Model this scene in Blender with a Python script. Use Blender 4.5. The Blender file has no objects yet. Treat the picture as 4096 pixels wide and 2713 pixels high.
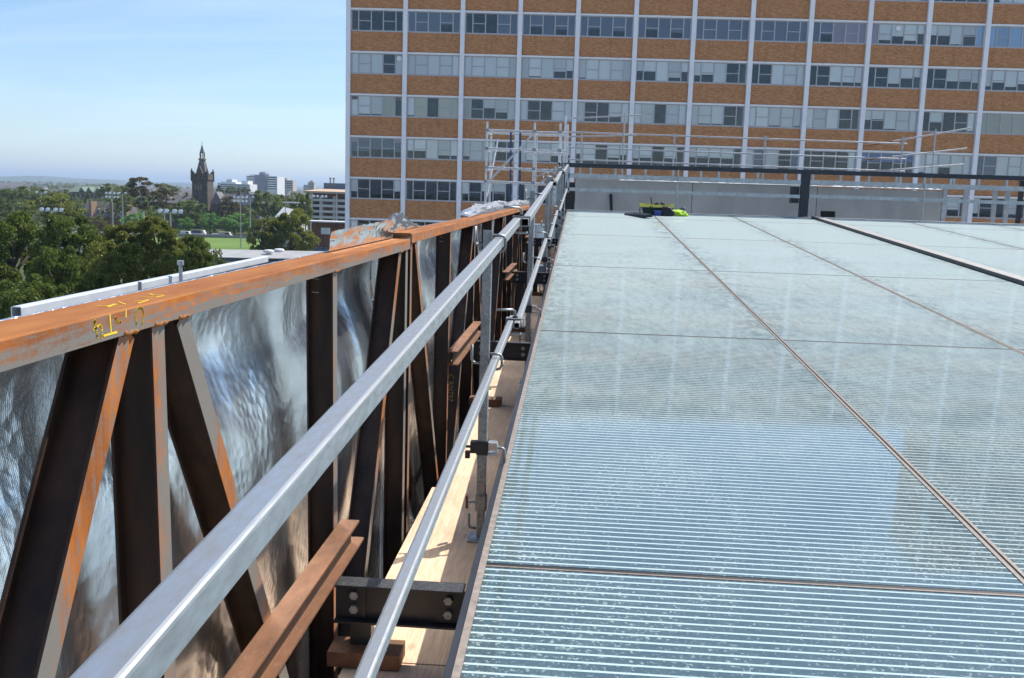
import bpy, bmesh, math, random
from mathutils import Vector, Matrix, noise as mnoise
R = math.radians
random.seed(7)
S = bpy.context.scene
COL = S.collection

# ------------------------------------------------------------------ camera
cam = bpy.data.cameras.new('camera')
cam.sensor_width = 36.0
cam.lens = 36.0 * 3835.3 / 4096.0
cam.clip_start = 0.05
cam.clip_end = 60000
co = bpy.data.objects.new('camera', cam); COL.objects.link(co)
_yaw, _pit, _rol = 0.0665, -0.1477, 0.0311
_f = Vector((-math.sin(_yaw)*math.cos(_pit), math.cos(_yaw)*math.cos(_pit), math.sin(_pit)))
_r = Vector((math.cos(_yaw), math.sin(_yaw), 0)); _u = _r.cross(_f)
_rr = math.cos(_rol)*_r + math.sin(_rol)*_u; _uu = -math.sin(_rol)*_r + math.cos(_rol)*_u
co.matrix_world = Matrix(((_rr.x, _uu.x, -_f.x, 0), (_rr.y, _uu.y, -_f.y, 0), (_rr.z, _uu.z, -_f.z, 0), (0, 0, 0, 1)))
S.camera = co

# ------------------------------------------------------------------ sky, sun, exposure
SUN_EL, SUN_AZ = R(52), R(45)          # azimuth from +Y towards +X
W = bpy.data.worlds.new('World'); S.world = W; W.use_nodes = True
wn = W.node_tree; wn.nodes.clear()
def wnode(t, **k):
    n = wn.nodes.new(t)
    for a, b in k.items(): setattr(n, a, b)
    return n
sky = wnode('ShaderNodeTexSky', sky_type='NISHITA', sun_disc=False, sun_elevation=SUN_EL, sun_rotation=SUN_AZ, altitude=50, air_density=1.0, dust_density=0.1, ozone_density=5.0)
tc = wnode('ShaderNodeTexCoord'); sep = wnode('ShaderNodeSeparateXYZ')
wn.links.new(tc.outputs['Generated'], sep.inputs[0])
zz = wnode('ShaderNodeMath', operation='MAXIMUM'); wn.links.new(sep.outputs[2], zz.inputs[0]); zz.inputs[1].default_value = 0.02
za = wnode('ShaderNodeMath', operation='ADD'); wn.links.new(zz.outputs[0], za.inputs[0]); za.inputs[1].default_value = 0.12
dx = wnode('ShaderNodeMath', operation='DIVIDE'); wn.links.new(sep.outputs[0], dx.inputs[0]); wn.links.new(za.outputs[0], dx.inputs[1])
dy = wnode('ShaderNodeMath', operation='DIVIDE'); wn.links.new(sep.outputs[1], dy.inputs[0]); wn.links.new(za.outputs[0], dy.inputs[1])
cx = wnode('ShaderNodeCombineXYZ'); wn.links.new(dx.outputs[0], cx.inputs[0]); wn.links.new(dy.outputs[0], cx.inputs[1])
mp = wnode('ShaderNodeMapping'); wn.links.new(cx.outputs[0], mp.inputs[0]); mp.inputs['Rotation'].default_value = (0, 0, 0.35); mp.inputs['Scale'].default_value = (0.45, 1.5, 1)
nz = wnode('ShaderNodeTexNoise'); wn.links.new(mp.outputs[0], nz.inputs['Vector']); nz.inputs['Scale'].default_value = 0.9; nz.inputs['Detail'].default_value = 9; nz.inputs['Roughness'].default_value = 0.58; nz.inputs['Distortion'].default_value = 0.7
rp = wnode('ShaderNodeMapRange'); wn.links.new(nz.outputs[0], rp.inputs[0]); rp.inputs[1].default_value = 0.44; rp.inputs[2].default_value = 0.74; rp.inputs[3].default_value = 0.0; rp.inputs[4].default_value = 0.34
mx = wnode('ShaderNodeMix', data_type='RGBA'); wn.links.new(rp.outputs[0], mx.inputs[0]); wn.links.new(sky.outputs[0], mx.inputs[6]); mx.inputs[7].default_value = (6.6, 7.4, 8.4, 1)
bg = wnode('ShaderNodeBackground'); wn.links.new(mx.outputs[2], bg.inputs[0]); bg.inputs[1].default_value = 0.088
wo = wnode('ShaderNodeOutputWorld'); wn.links.new(bg.outputs[0], wo.inputs[0])
sl = bpy.data.lights.new('sun', 'SUN'); sl.energy = 3.7; sl.angle = R(0.53); sl.color = (1.0, 0.95, 0.87)
so = bpy.data.objects.new('sun', sl); COL.objects.link(so)
_d = Vector((math.sin(SUN_AZ)*math.cos(SUN_EL), math.cos(SUN_AZ)*math.cos(SUN_EL), math.sin(SUN_EL)))
so.rotation_euler = _d.to_track_quat('Z', 'Y').to_euler(); so.location = _d*200
S.view_settings.view_transform = 'Standard'; S.view_settings.look = 'None'; S.view_settings.gamma = 1; S.view_settings.use_curve_mapping = False
S.view_settings.exposure = 0.86
S.render.engine = 'CYCLES'
S.cycles.max_bounces = 8; S.cycles.transparent_max_bounces = 24; S.cycles.volume_bounces = 0
S.cycles.sample_clamp_indirect = 6.0; S.cycles.blur_glossy = 0.3; S.cycles.use_denoising = True

# ------------------------------------------------------------------ helpers
class MB:
    def __init__(s): s.v = []; s.f = []; s.m = []
    def add(s, vs, fs, mi=0):
        o = len(s.v); s.v += [tuple(p) for p in vs]
        for f in fs: s.f.append([i+o for i in f]); s.m.append(mi)
        return s
    def box(s, x0, x1, y0, y1, z0, z1, mi=0):
        return s.add([(x0,y0,z0),(x1,y0,z0),(x1,y1,z0),(x0,y1,z0),(x0,y0,z1),(x1,y0,z1),(x1,y1,z1),(x0,y1,z1)],
                     [(0,3,2,1),(4,5,6,7),(0,1,5,4),(1,2,6,5),(2,3,7,6),(3,0,4,7)], mi)
    def frame(s, p0, p1, up=(0,0,1)):
        p0, p1 = Vector(p0), Vector(p1); d = (p1-p0).normalized(); up = Vector(up)
        if abs(d.dot(up)) > .999: up = Vector((0,1,0))
        side = d.cross(up).normalized(); upv = side.cross(d)
        return p0, p1, side, upv
    def prof(s, pts, p0, p1, up=(0,0,1), mi=0):           # extrude a closed 2D outline (side, up)
        p0, p1, sd, uv = s.frame(p0, p1, up); n = len(pts)
        vs = [p0+sd*a+uv*b for a, b in pts]+[p1+sd*a+uv*b for a, b in pts]
        fs = [(i, (i+1) % n, n+(i+1) % n, n+i) for i in range(n)]+[list(range(n))[::-1], list(range(n, 2*n))]
        return s.add(vs, fs, mi)
    def beam(s, p0, p1, w, h, up=(0,0,1), mi=0):
        return s.prof([(-w/2,-h/2),(w/2,-h/2),(w/2,h/2),(-w/2,h/2)], p0, p1, up, mi)
    def ibeam(s, p0, p1, w, h, tf, tw, up=(0,0,1), mi=0):
        a, b, t = w/2, h/2, tw/2
        return s.prof([(-a,-b),(a,-b),(a,-b+tf),(t,-b+tf),(t,b-tf),(a,b-tf),(a,b),(-a,b),(-a,b-tf),(-t,b-tf),(-t,-b+tf),(-a,-b+tf)], p0, p1, up, mi)
    def hollow(s, p0, p1, w, h=None, r=.006, t=.003, up=(0,0,1), mi=0):   # rounded rectangular hollow section
        h = h or w
        def loop(a, b, r):
            o = []
            for cx_, cy_, a0 in ((a-r,-b+r,-90),(a-r,b-r,0),(-a+r,b-r,90),(-a+r,-b+r,180)):
                for k in range(4):
                    an = R(a0+30*k); o.append((cx_+r*math.cos(an), cy_+r*math.sin(an)))
            return o
        O, I = loop(w/2, h/2, r), loop(w/2-t, h/2-t, max(r-t, .001)); n = len(O)
        p0, p1, sd, uv = s.frame(p0, p1, up)
        vs = [p0+sd*a+uv*b for a, b in O]+[p1+sd*a+uv*b for a, b in O]+[p0+sd*a+uv*b for a, b in I]+[p1+sd*a+uv*b for a, b in I]
        fs = []
        for i in range(n):
            j = (i+1) % n
            fs += [(i,j,n+j,n+i),(2*n+j,2*n+i,3*n+i,3*n+j),(j,i,2*n+i,2*n+j),(n+i,n+j,3*n+j,3*n+i)]
        return s.add(vs, fs, mi)
    def tube(s, p0, p1, r, n=8, r1=None, mi=0):
        r1 = r if r1 is None else r1
        p0, p1, sd, uv = s.frame(p0, p1)
        c = [(math.cos(2*math.pi*i/n), math.sin(2*math.pi*i/n)) for i in range(n)]
        vs = [p0+(sd*a+uv*b)*r for a, b in c]+[p1+(sd*a+uv*b)*r1 for a, b in c]
        fs = [(i,(i+1)%n,n+(i+1)%n,n+i) for i in range(n)]+[list(range(n))[::-1], list(range(n,2*n))]
        return s.add(vs, fs, mi)
    def path(s, pts, r, n=7, mi=0):
        pts = [Vector(p) for p in pts]; m = len(pts); vs = []
        ref = Vector((.31,.52,.79))
        for i, p in enumerate(pts):
            d = ((pts[min(i+1,m-1)]-p).normalized()+(p-pts[max(i-1,0)]).normalized()).normalized() if 0 < i < m-1 else (pts[min(i+1,m-1)]-pts[max(i-1,0)]).normalized()
            a = d.cross(ref).normalized(); b = a.cross(d)
            rr = r[i] if isinstance(r, (list, tuple)) else r
            vs += [p+(a*math.cos(2*math.pi*k/n)+b*math.sin(2*math.pi*k/n))*rr for k in range(n)]
        fs = [(i*n+k, i*n+(k+1)%n, (i+1)*n+(k+1)%n, (i+1)*n+k) for i in range(m-1) for k in range(n)]
        fs += [list(range(n))[::-1], list(range((m-1)*n, m*n))]
        return s.add(vs, fs, mi)
    def lathe(s, prof, n=12, c=(0,0,0), mi=0):
        vs = [(c[0]+r*math.cos(2*math.pi*k/n), c[1]+r*math.sin(2*math.pi*k/n), c[2]+z) for r, z in prof for k in range(n)]
        fs = [(i*n+k, i*n+(k+1)%n, (i+1)*n+(k+1)%n, (i+1)*n+k) for i in range(len(prof)-1) for k in range(n)]
        fs += [list(range(n))[::-1], list(range((len(prof)-1)*n, len(prof)*n))]
        return s.add(vs, fs, mi)
    def mesh(s, name, mats, smooth=False):
        me = bpy.data.meshes.new(name); me.from_pydata(s.v, [], s.f)
        for m in (mats if isinstance(mats, (list, tuple)) else [mats]): me.materials.append(m)
        if any(s.m): me.polygons.foreach_set('material_index', s.m)
        if smooth: me.polygons.foreach_set('use_smooth', [True]*len(me.polygons))
        me.update(); return me
    def build(s, name, mats, parent=None, loc=None, smooth=False):
        if loc is not None: s.v = [(a-loc[0], b-loc[1], c-loc[2]) for a, b, c in s.v]
        return link(name, s.mesh(name, mats, smooth), parent, loc)
def link(name, me, parent=None, loc=None):
    o = bpy.data.objects.new(name, me); COL.objects.link(o)
    if parent: o.parent = parent
    if loc is not None: o.location = loc
    return o
def tag(o, label, cat, group=None):
    o['label'] = label; o['category'] = cat
    if group: o['group'] = group
    return o
def struct(o): o['kind'] = 'structure'; return o
def stuff(o): o['kind'] = 'stuff'; return o
def thing(name, label, cat, loc=(0,0,0), group=None, rz=0):
    o = bpy.data.objects.new(name, None); COL.objects.link(o); o.location = loc; o.rotation_euler.z = rz; o.empty_display_size = .2
    return tag(o, label, cat, group)
class P(MB):        # a part given in world coordinates under an unrotated thing
    def part(s, name, mats, t, smooth=False):
        L = t.location; s.v = [(a-L.x, b-L.y, c-L.z) for a, b, c in s.v]
        return link(name, s.mesh(name, mats, smooth), t)

# ------------------------------------------------------------------ materials
class NT:
    def __init__(s, name):
        s.m = bpy.data.materials.new(name); s.m.use_nodes = True; s.t = s.m.node_tree; s.b = s.t.nodes['Principled BSDF']; s.out = s.t.nodes['Material Output']
    def n(s, t, **k):
        n = s.t.nodes.new(t)
        for a, b in k.items():
            if a.startswith('i_'): n.inputs[a[2:]].default_value = b
            else: setattr(n, a, b)
        return n
    def l(s, a, b): s.t.links.new(a, b)
    def pos(s, scale=(1,1,1), rot=(0,0,0), obj=False):
        g = s.n('ShaderNodeTexCoord').outputs['Object'] if obj else s.n('ShaderNodeNewGeometry').outputs['Position']
        m = s.n('ShaderNodeMapping'); s.l(g, m.inputs[0]); m.inputs['Scale'].default_value = scale; m.inputs['Rotation'].default_value = rot
        return m.outputs[0]
    def noise(s, vec, scale, detail=4, rough=.55, dist=0):
        n = s.n('ShaderNodeTexNoise'); s.l(vec, n.inputs['Vector']); n.inputs['Scale'].default_value = scale; n.inputs['Detail'].default_value = detail; n.inputs['Roughness'].default_value = rough; n.inputs['Distortion'].default_value = dist
        return n.outputs[0]
    def rng(s, v, a, b, c=0, d=1):
        n = s.n('ShaderNodeMapRange'); s.l(v, n.inputs[0])
        for i, x in enumerate((a, b, c, d)): n.inputs[i+1].default_value = x
        return n.outputs[0]
    def mix(s, f, a, b, bt='MIX'):
        n = s.n('ShaderNodeMix', data_type='RGBA', blend_type=bt)
        for i, x in ((0, f), (6, a), (7, b)):
            if isinstance(x, (int, float)): n.inputs[i].default_value = x
            elif isinstance(x, tuple): n.inputs[i].default_value = (*x, 1)
            else: s.l(x, n.inputs[i])
        return n.outputs[2]
    def math(s, op, a, b=None, clamp=False):
        n = s.n('ShaderNodeMath', operation=op, use_clamp=clamp)
        for i, x in ((0, a), (1, b)):
            if x is None: continue
            if isinstance(x, (int, float)): n.inputs[i].default_value = x
            else: s.l(x, n.inputs[i])
        return n.outputs[0]
    def bump(s, h, strength=.3, dist=.01, nrm=None):
        n = s.n('ShaderNodeBump'); s.l(h, n.inputs['Height']); n.inputs['Strength'].default_value = strength; n.inputs['Distance'].default_value = dist
        if nrm: s.l(nrm, n.inputs['Normal'])
        return n.outputs[0]
    def set(s, **k):
        for a, v in k.items():
            a = {'col': 'Base Color', 'rough': 'Roughness', 'metal': 'Metallic', 'nrm': 'Normal', 'ior': 'IOR', 'coat': 'Coat Weight', 'spec': 'Specular IOR Level', 'alpha': 'Alpha', 'crough': 'Coat Roughness'}[a]
            if isinstance(v, (int, float)): s.b.inputs[a].default_value = v
            elif isinstance(v, tuple): s.b.inputs[a].default_value = (*v, 1)
            else: s.l(v, s.b.inputs[a])
        return s.m
def plain(name, c, rough=.6, metal=0, var=.18, scale=6, bump=0, obj=False, stretch=(1,1,1), spec=.5):
    t = NT(name); v = t.pos(stretch, obj=obj); n = t.noise(v, scale, 5, .6)
    c0 = tuple(x*(1-var) for x in c); c1 = tuple(min(1, x*(1+var)) for x in c)
    t.set(col=t.mix(t.rng(n, .3, .7), c0, c1), rough=rough, metal=metal, spec=spec)
    if bump: t.set(nrm=t.bump(t.noise(v, scale*4, 4), bump, .004))
    return t.m
M = {}
def m_rust(name, axis):
    t = NT(name); st = {'y': (1, .5, 1), 'z': (1, 1, .5)}[axis]
    v = t.pos(st); v2 = t.pos((1, .06, 1) if axis == 'y' else (1, 1, .06))
    big = t.noise(v, 7, 4, .6, .4); fine = t.noise(v, 230, 6, .8); mid = t.noise(v, 60, 5, .75); streak = t.noise(v2, 90, 3, .5)
    k = t.math('ADD', t.math('ADD', t.math('MULTIPLY', big, .28), t.math('MULTIPLY', mid, .50)), t.math('ADD', t.math('MULTIPLY', fine, .45), t.math('MULTIPLY', streak, .45)))
    sp_ = t.n('ShaderNodeSeparateXYZ'); t.l(t.n('ShaderNodeNewGeometry').outputs['Position'], sp_.inputs[0])
    if axis == 'y': k = t.math('ADD', k, t.rng(sp_.outputs[2], -.300, -.255, -.09, .09))
    else: k = t.math('ADD', k, t.rng(t.noise(t.pos((.1, 1.7, .1)), 2.3, 1, .4), .40, .60, -.13, .10))
    f = t.rng(k, .78, .98)
    hue = t.noise(v, 30, 4)
    rust = t.mix(t.rng(hue, .3, .72), (.33, .085, .010), (.52, .165, .018))
    rust = t.mix(t.rng(t.noise(v, 3.2, 3), .48, .70, 0, .85), rust, (.17, .052, .014))
    col = t.mix(f, (.20, .18, .155), rust)
    t.set(col=col, rough=t.rng(f, 0, 1, .5, .85), metal=0, nrm=t.bump(fine, .25, .002), spec=.3)
    return t.m
M['web'] = plain('dark_mill_scale_and_shade', (.034, .015, .007), .6, 0, .7, 14, .15, stretch=(1, 1, .2))  # mill scale and painted shade in one dark web colour
M['rust'] = m_rust('rust_chord', 'y'); M['rustz'] = m_rust('rust_member', 'z')
t = NT('rust_top'); v = t.pos((1, .15, 1)); n1 = t.noise(v, 16, 5, .65, .3); n2 = t.noise(t.pos((1,.5,1)), 110, 5, .7)
c = t.mix(t.rng(n1, .32, .7), (.245, .075, .016), (.385, .148, .034)); c = t.mix(t.rng(n2, .56, .74, 0, .7), c, (.26, .19, .13)); M['rusttop'] = t.set(col=c, rough=.8, nrm=t.bump(n2, .25, .002), spec=.3)
t = NT('rust_red_primer'); v = t.pos((1, .4, 1)); n1 = t.noise(v, 14, 5, .65); n2 = t.noise(v, 120, 4, .7)
c = t.mix(t.rng(n1, .35, .7), (.135, .058, .023), (.245, .106, .047)); c = t.mix(t.rng(n2, .6, .7, 0, .6), c, (.36, .30, .26)); M['rustred'] = t.set(col=c, rough=.7, nrm=t.bump(n2, .2, .002))
def m_galv(name, base=(.49, .505, .51), rough=.42):
    t = NT(name); v = t.pos((1, .3, 1)); n = t.noise(v, 90, 5, .7); big = t.noise(t.pos((1,.25,1)), 8, 4, .6)
    vo = t.n('ShaderNodeTexVoronoi'); t.l(t.pos((1, .35, 1)), vo.inputs['Vector']); vo.inputs['Scale'].default_value = 70
    k = t.math('ADD', t.math('MULTIPLY', n, .5), t.math('ADD', t.math('MULTIPLY', big, .6), t.math('MULTIPLY', vo.outputs['Distance'], .3)))
    c0 = tuple(x*.60 for x in base); c1 = tuple(min(.95, x*1.22) for x in base)
    col = t.mix(t.rng(k, .45, .95), c1, c0)
    spot = t.rng(t.noise(t.pos((1, .6, 1)), 34, 5, .7), .66, .74, 0, .7)
    col = t.mix(spot, col, (.30, .29, .27))
    col = t.mix(t.rng(t.noise(t.pos((1.2, .8, 1.2)), 75, 5, .8), .64, .70, 0, .5), col, (.72, .72, .70))
    t.set(col=col, metal=.8, rough=t.rng(k, .4, .9, rough-.14, rough+.12), nrm=t.bump(n, .12, .002)); return t.m
M['galv'] = m_galv('galvanised_steel'); M['galvd'] = m_galv('weathered_galvanised_post', (.34, .345, .34), .5)
M['alum'] = plain('scaffold_aluminium', (.46, .465, .47), .42, .5, .2, 9)
M['black'] = plain('black_paint', (.018, .019, .022), .38, 0, .3, 30, .1)
t = NT('dusty_black_paint'); n = t.noise(t.pos(), 160, 4, .7); c = t.mix(t.rng(n, .5, .72), (.02, .022, .025), (.20, .20, .20)); M['dblack'] = t.set(col=c, rough=.5)
M['dsteel'] = plain('dark_navy_steel', (.020, .026, .035), .42, 0, .2, 5)
t = NT('foil'); v = t.pos(); v2 = t.pos((1, 1, .35))
weave = t.n('ShaderNodeTexWave', wave_type='BANDS', bands_direction='Z'); t.l(v, weave.inputs['Vector']); weave.inputs['Scale'].default_value = 58; weave.inputs['Distortion'].default_value = .5
weave2 = t.n('ShaderNodeTexWave', wave_type='BANDS', bands_direction='Y'); t.l(v, weave2.inputs['Vector']); weave2.inputs['Scale'].default_value = 58; weave2.inputs['Distortion'].default_value = .5
w = t.math('ADD', weave.outputs[1], weave2.outputs[1])
wr = t.noise(t.pos((1, .6, 1.3)), 3.6, 2, .45, .4)
def creases(sc_, st, rot, amt):
    dn = t.n('ShaderNodeTexNoise'); t.l(t.pos(), dn.inputs['Vector']); dn.inputs['Scale'].default_value = sc_*.6; dn.inputs['Detail'].default_value = 2
    vm_ = t.n('ShaderNodeVectorMath', operation='MULTIPLY_ADD'); t.l(dn.outputs[1], vm_.inputs[0]); vm_.inputs[1].default_value = (amt, amt, amt); t.l(t.pos(st, rot), vm_.inputs[2])
    vo_ = t.n('ShaderNodeTexVoronoi', feature='SMOOTH_F1'); t.l(vm_.outputs[0], vo_.inputs['Vector']); vo_.inputs['Scale'].default_value = sc_; vo_.inputs['Smoothness'].default_value = .18
    return vo_.outputs['Distance']
c1 = creases(5.5, (1, .8, 1.5), (.35, 0, 0), .10); c2 = creases(20, (1, 1.25, 1.25), (.5, 0, 0), .04); fine = t.noise(t.pos((1, 1.5, .8), (.5, 0, 0)), 85, 3, .6)
msk = t.rng(t.noise(v, 2.4, 2), .40, .62, .12, 1)
b1 = t.bump(wr, .30, .035); b1a = t.bump(c1, .26, .018, b1); b1b = t.bump(t.math('MULTIPLY', c2, msk), .42, .006, b1a); b2 = t.bump(fine, .30, .0018, b1b); b3 = t.bump(w, .07, .0010, b2)
M['foil'] = t.set(col=t.mix(t.rng(t.noise(v, 5), .3, .7), (.84, .86, .87), (.93, .94, .95)), metal=1.0, rough=.27, nrm=b3)
t = NT('crinkled_foil'); wr = t.noise(t.pos(), 20, 3, .5, .6); M['foil2'] = t.set(col=(.70, .72, .75), metal=1.0, rough=.28, nrm=t.bump(wr, .6, .016))
t = NT('smooth_foil'); wr = t.noise(t.pos((1, .5, 1)), 12, 3, .5, .6); M['foil3'] = t.set(col=(.82, .84, .86), metal=1.0, rough=.17, nrm=t.bump(wr, .4, .014))
t = NT('plywood'); v = t.pos((9, .55, 1)); g = t.noise(v, 6, 6, .6, 1.6); v3 = t.pos((60, 1.2, 1)); g2 = t.noise(v3, 3, 3, .6)
kn = t.n('ShaderNodeTexVoronoi'); t.l(t.pos((1.5, .75, 1)), kn.inputs['Vector']); kn.inputs['Scale'].default_value = 2.3
c = t.mix(t.rng(g, .3, .7), (.58, .385, .245), (.80, .605, .435)); c = t.mix(t.rng(g2, .42, .75, 0, .45), c, (.46, .28, .16)); c = t.mix(t.rng(kn.outputs['Distance'], .0, .085, .85, 0), c, (.17, .075, .03))
c = t.mix(t.rng(t.noise(t.pos(), 5, 4), .55, .75, 0, .3), c, (.36, .27, .20)); M['ply'] = t.set(col=c, rough=.62, spec=.3)
t = NT('ply_edge'); v = t.pos((1, 1, 1)); wv = t.n('ShaderNodeTexWave', bands_direction='Z'); t.l(v, wv.inputs['Vector']); wv.inputs['Scale'].default_value = 90; M['plyedge'] = t.set(col=t.mix(wv.outputs[1], (.30, .18, .09), (.62, .45, .28)), rough=.7)
t = NT('concrete_panel'); v = t.pos((1, 1, .6)); n = t.noise(v, 1.6, 6, .62); n2 = t.noise(t.pos(), 30, 4); c = t.mix(t.rng(n, .3, .7), (.40, .39, .37), (.55, .54, .515)); M['conc'] = t.set(col=t.mix(t.rng(n2, .4, .7, 0, .25), c, (.34, .33, .31)), rough=.85, nrm=t.bump(n2, .15, .004))
M['gasket'] = plain('bronze_gasket', (.235, .195, .165), .5, .1, .25, 40); M['seal'] = plain('black_sealant', (.012, .012, .013), .5)
M['edge'] = plain('bronze_edge_trim', (.36, .30, .25), .42, .35, .25, 25); M['edged'] = plain('dark_edge_channel', (.035, .038, .048), .4, .2)
# fritted, dusty glass
t = NT('fritted_glass'); ob = t.n('ShaderNodeTexCoord').outputs['Object']; sp = t.n('ShaderNodeSeparateXYZ'); t.l(ob, sp.inputs[0])
fr = t.math('FRACT', t.math('DIVIDE', sp.outputs[1], .049)); tri = t.math('ABSOLUTE', t.math('SUBTRACT', fr, .5))
line = t.rng(tri, .098, .122, 1, 0)
wp = t.pos((1, 1, 1)); spots = t.noise(wp, 62, 4, .65); spots2 = t.noise(t.pos((1.2, 1, 1)), 24, 4, .72); cover = t.noise(wp, 1.3, 4, .6, .6)
dsp = t.rng(t.math('ADD', spots, t.math('MULTIPLY', t.math('SUBTRACT', cover, .5), .30)), .555, .68, 0, .75)
dsp2 = t.rng(spots2, .66, .74, 0, .5)
smear = t.rng(t.noise(t.pos((1.1, .6, 1), (0, 0, .6)), 3.4, 6, .68, 2.6), .60, .80, 0, .40)
geo = t.n('ShaderNodeNewGeometry'); vm = t.n('ShaderNodeVectorMath', operation='DOT_PRODUCT'); t.l(geo.outputs['Normal'], vm.inputs[0]); t.l(geo.outputs['Incoming'], vm.inputs[1])
grain = t.math('MULTIPLY', t.rng(t.noise(wp, 45, 5, .8), .33, .67, .5, 1.35), t.rng(t.noise(t.pos((1.6, .5, 1)), 9, 6, .8), .36, .64, .55, 1.4))
tau = t.math('DIVIDE', t.math('MULTIPLY', t.math('MULTIPLY', t.rng(cover, .3, .75, .65, 1.35), grain), -.0235), t.math('POWER', t.math('MAXIMUM', vm.outputs['Value'], .04), 2.2))   # gritty dust layer: denser along a slanting path
film = t.math('MULTIPLY', t.math('SUBTRACT', 1.0, t.math('EXPONENT', tau)), .80)
# oily hand marks along the long joints, where the dust was wiped away
ex = t.math('MINIMUM', sp.outputs[0], t.math('SUBTRACT', 1.98, sp.outputs[0])); stain = t.math('MULTIPLY', t.rng(ex, .03, .34, 1, 0), t.rng(t.noise(t.pos((1.3, .8, 1), (0, 0, .4)), 4.2, 5, .7, 1.5), .47, .60))
film = t.math('MULTIPLY', film, t.math('SUBTRACT', 1.0, t.math('MULTIPLY', stain, .55)))
dust = t.math('MAXIMUM', t.math('MAXIMUM', dsp, dsp2), t.math('MAXIMUM', smear, film))
bd = t.n('ShaderNodeBsdfDiffuse'); bd.inputs[0].default_value = (.39, .46, .455, 1)
fd = t.n('ShaderNodeBsdfDiffuse'); fd.inputs[0].default_value = (.50, .66, .68, 1)
t.set(col=(.048, .088, .108), rough=.04, ior=1.52, coat=0.0, crough=.04, spec=.5)
# frit lies under the outer sheet: glossy coat stays over it
fp = t.n('ShaderNodeBsdfPrincipled'); fp.inputs['Base Color'].default_value = (.48, .61, .62, 1); fp.inputs['Roughness'].default_value = .05; fp.inputs['Coat Weight'].default_value = .3
mix1 = t.n('ShaderNodeMixShader'); t.l(line, mix1.inputs[0]); t.l(t.b.outputs[0], mix1.inputs[1]); t.l(fp.outputs[0], mix1.inputs[2])
mix2 = t.n('ShaderNodeMixShader'); t.l(dust, mix2.inputs[0]); t.l(mix1.outputs[0], mix2.inputs[1]); t.l(bd.outputs[0], mix2.inputs[2])
t.l(mix2.outputs[0], t.out.inputs[0]); M['glass'] = t.m
# far facade
t = NT('facade_brick'); ob = t.n('ShaderNodeTexCoord').outputs['Object']; mpn = t.n('ShaderNodeMapping'); t.l(ob, mpn.inputs[0]); mpn.inputs['Rotation'].default_value = (R(90), 0, 0)
cmb = t.n('ShaderNodeSeparateXYZ'); t.l(ob, cmb.inputs[0]); cb = t.n('ShaderNodeCombineXYZ'); t.l(cmb.outputs[0], cb.inputs[0]); t.l(cmb.outputs[2], cb.inputs[1])
br = t.n('ShaderNodeTexBrick'); t.l(cb.outputs[0], br.inputs['Vector'])
for a, b in (('Scale', 1), ('Mortar Size', .008), ('Brick Width', .25), ('Row Height', .086), ('Bias', -.1)): br.inputs[a].default_value = b
br.inputs['Color1'].default_value = (.38, .155, .06, 1); br.inputs['Color2'].default_value = (.62, .30, .135, 1); br.inputs['Mortar'].default_value = (.40, .27, .17, 1)
wpn = t.noise(t.pos((.6, 1, 1.5)), 1.1, 5, .65); col = t.mix(t.rng(wpn, .4, .72, 0, .6), br.outputs[0], (.49, .235, .105))
col = t.mix(t.rng(t.noise(t.pos((1, 1, 3.0)), 3.6, 5, .75), .50, .66, 0, .4), col, (.58, .345, .175)); col = t.mix(t.rng(t.noise(t.pos((1.3, 1, 3.6)), 5.0, 4, .75), .58, .70, 0, .35), col, (.26, .10, .04)); col = t.mix(t.rng(t.noise(t.pos((2.2, 2.2, .16)), 1.6, 5, .7), .50, .75, 0, .45), col, (.24, .12, .06)); M['brick'] = t.set(col=col, rough=.85, spec=.2)
M['wcol'] = plain('white_painted_pier', (.82, .825, .85), .55, 0, .06, 1.5); M['band'] = plain('pale_slab_band', (.80, .805, .815), .6, 0, .07, 2); M['frame'] = plain('grey_window_frame', (.44, .445, .47), .5, 0, .08, 3)
t = NT('window_glass'); tr = t.n('ShaderNodeBsdfTransparent'); tr.inputs[0].default_value = (.98, .99, .99, 1); gl = t.n('ShaderNodeBsdfGlossy'); gl.inputs['Roughness'].default_value = .015; gl.inputs[0].default_value = (.9, .95, 1, 1)
wv = t.noise(t.pos((.8, 1, .8)), 1.4, 2); nb = t.bump(wv, .05, .05); t.l(nb, gl.inputs['Normal'])
lw = t.n('ShaderNodeFresnel'); lw.inputs[0].default_value = 1.5; msx = t.n('ShaderNodeMixShader'); t.l(t.math('MULTIPLY', lw.outputs[0], 1.15, True), msx.inputs[0]); t.l(tr.outputs[0], msx.inputs[1]); t.l(gl.outputs[0], msx.inputs[2]); t.l(msx.outputs[0], t.out.inputs[0]); M['wglass'] = t.m
for k, c in dict(b=(.84, .86, .84), w=(.86, .89, .93), g=(.16, .195, .265), p=(.40, .34, .42), c=(.60, .58, .47), s=(.36, .55, .78), u=(.10, .20, .45)).items():  # blind colours; the blue-grey one also paints sky reflections
    t = NT('blind_'+k); oi = t.n('ShaderNodeObjectInfo'); n = t.noise(t.pos((3, 1, .3)), 1.2, 4)
    kk = t.math('ADD', t.math('MULTIPLY', oi.outputs['Random'], .8), t.math('MULTIPLY', n, .4)); M['bl_'+k] = t.set(col=t.mix(t.rng(kk, .1, 1.1), tuple(x*.72 for x in c), tuple(min(.93, x*1.08) for x in c)), rough=.85)
M['room'] = plain('room_interior', (.075, .073, .07), .9, 0, .5, .8); M['wgd'] = plain('dark_window_strip', (.05, .06, .075), .08, 0, .4, .4)
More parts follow.
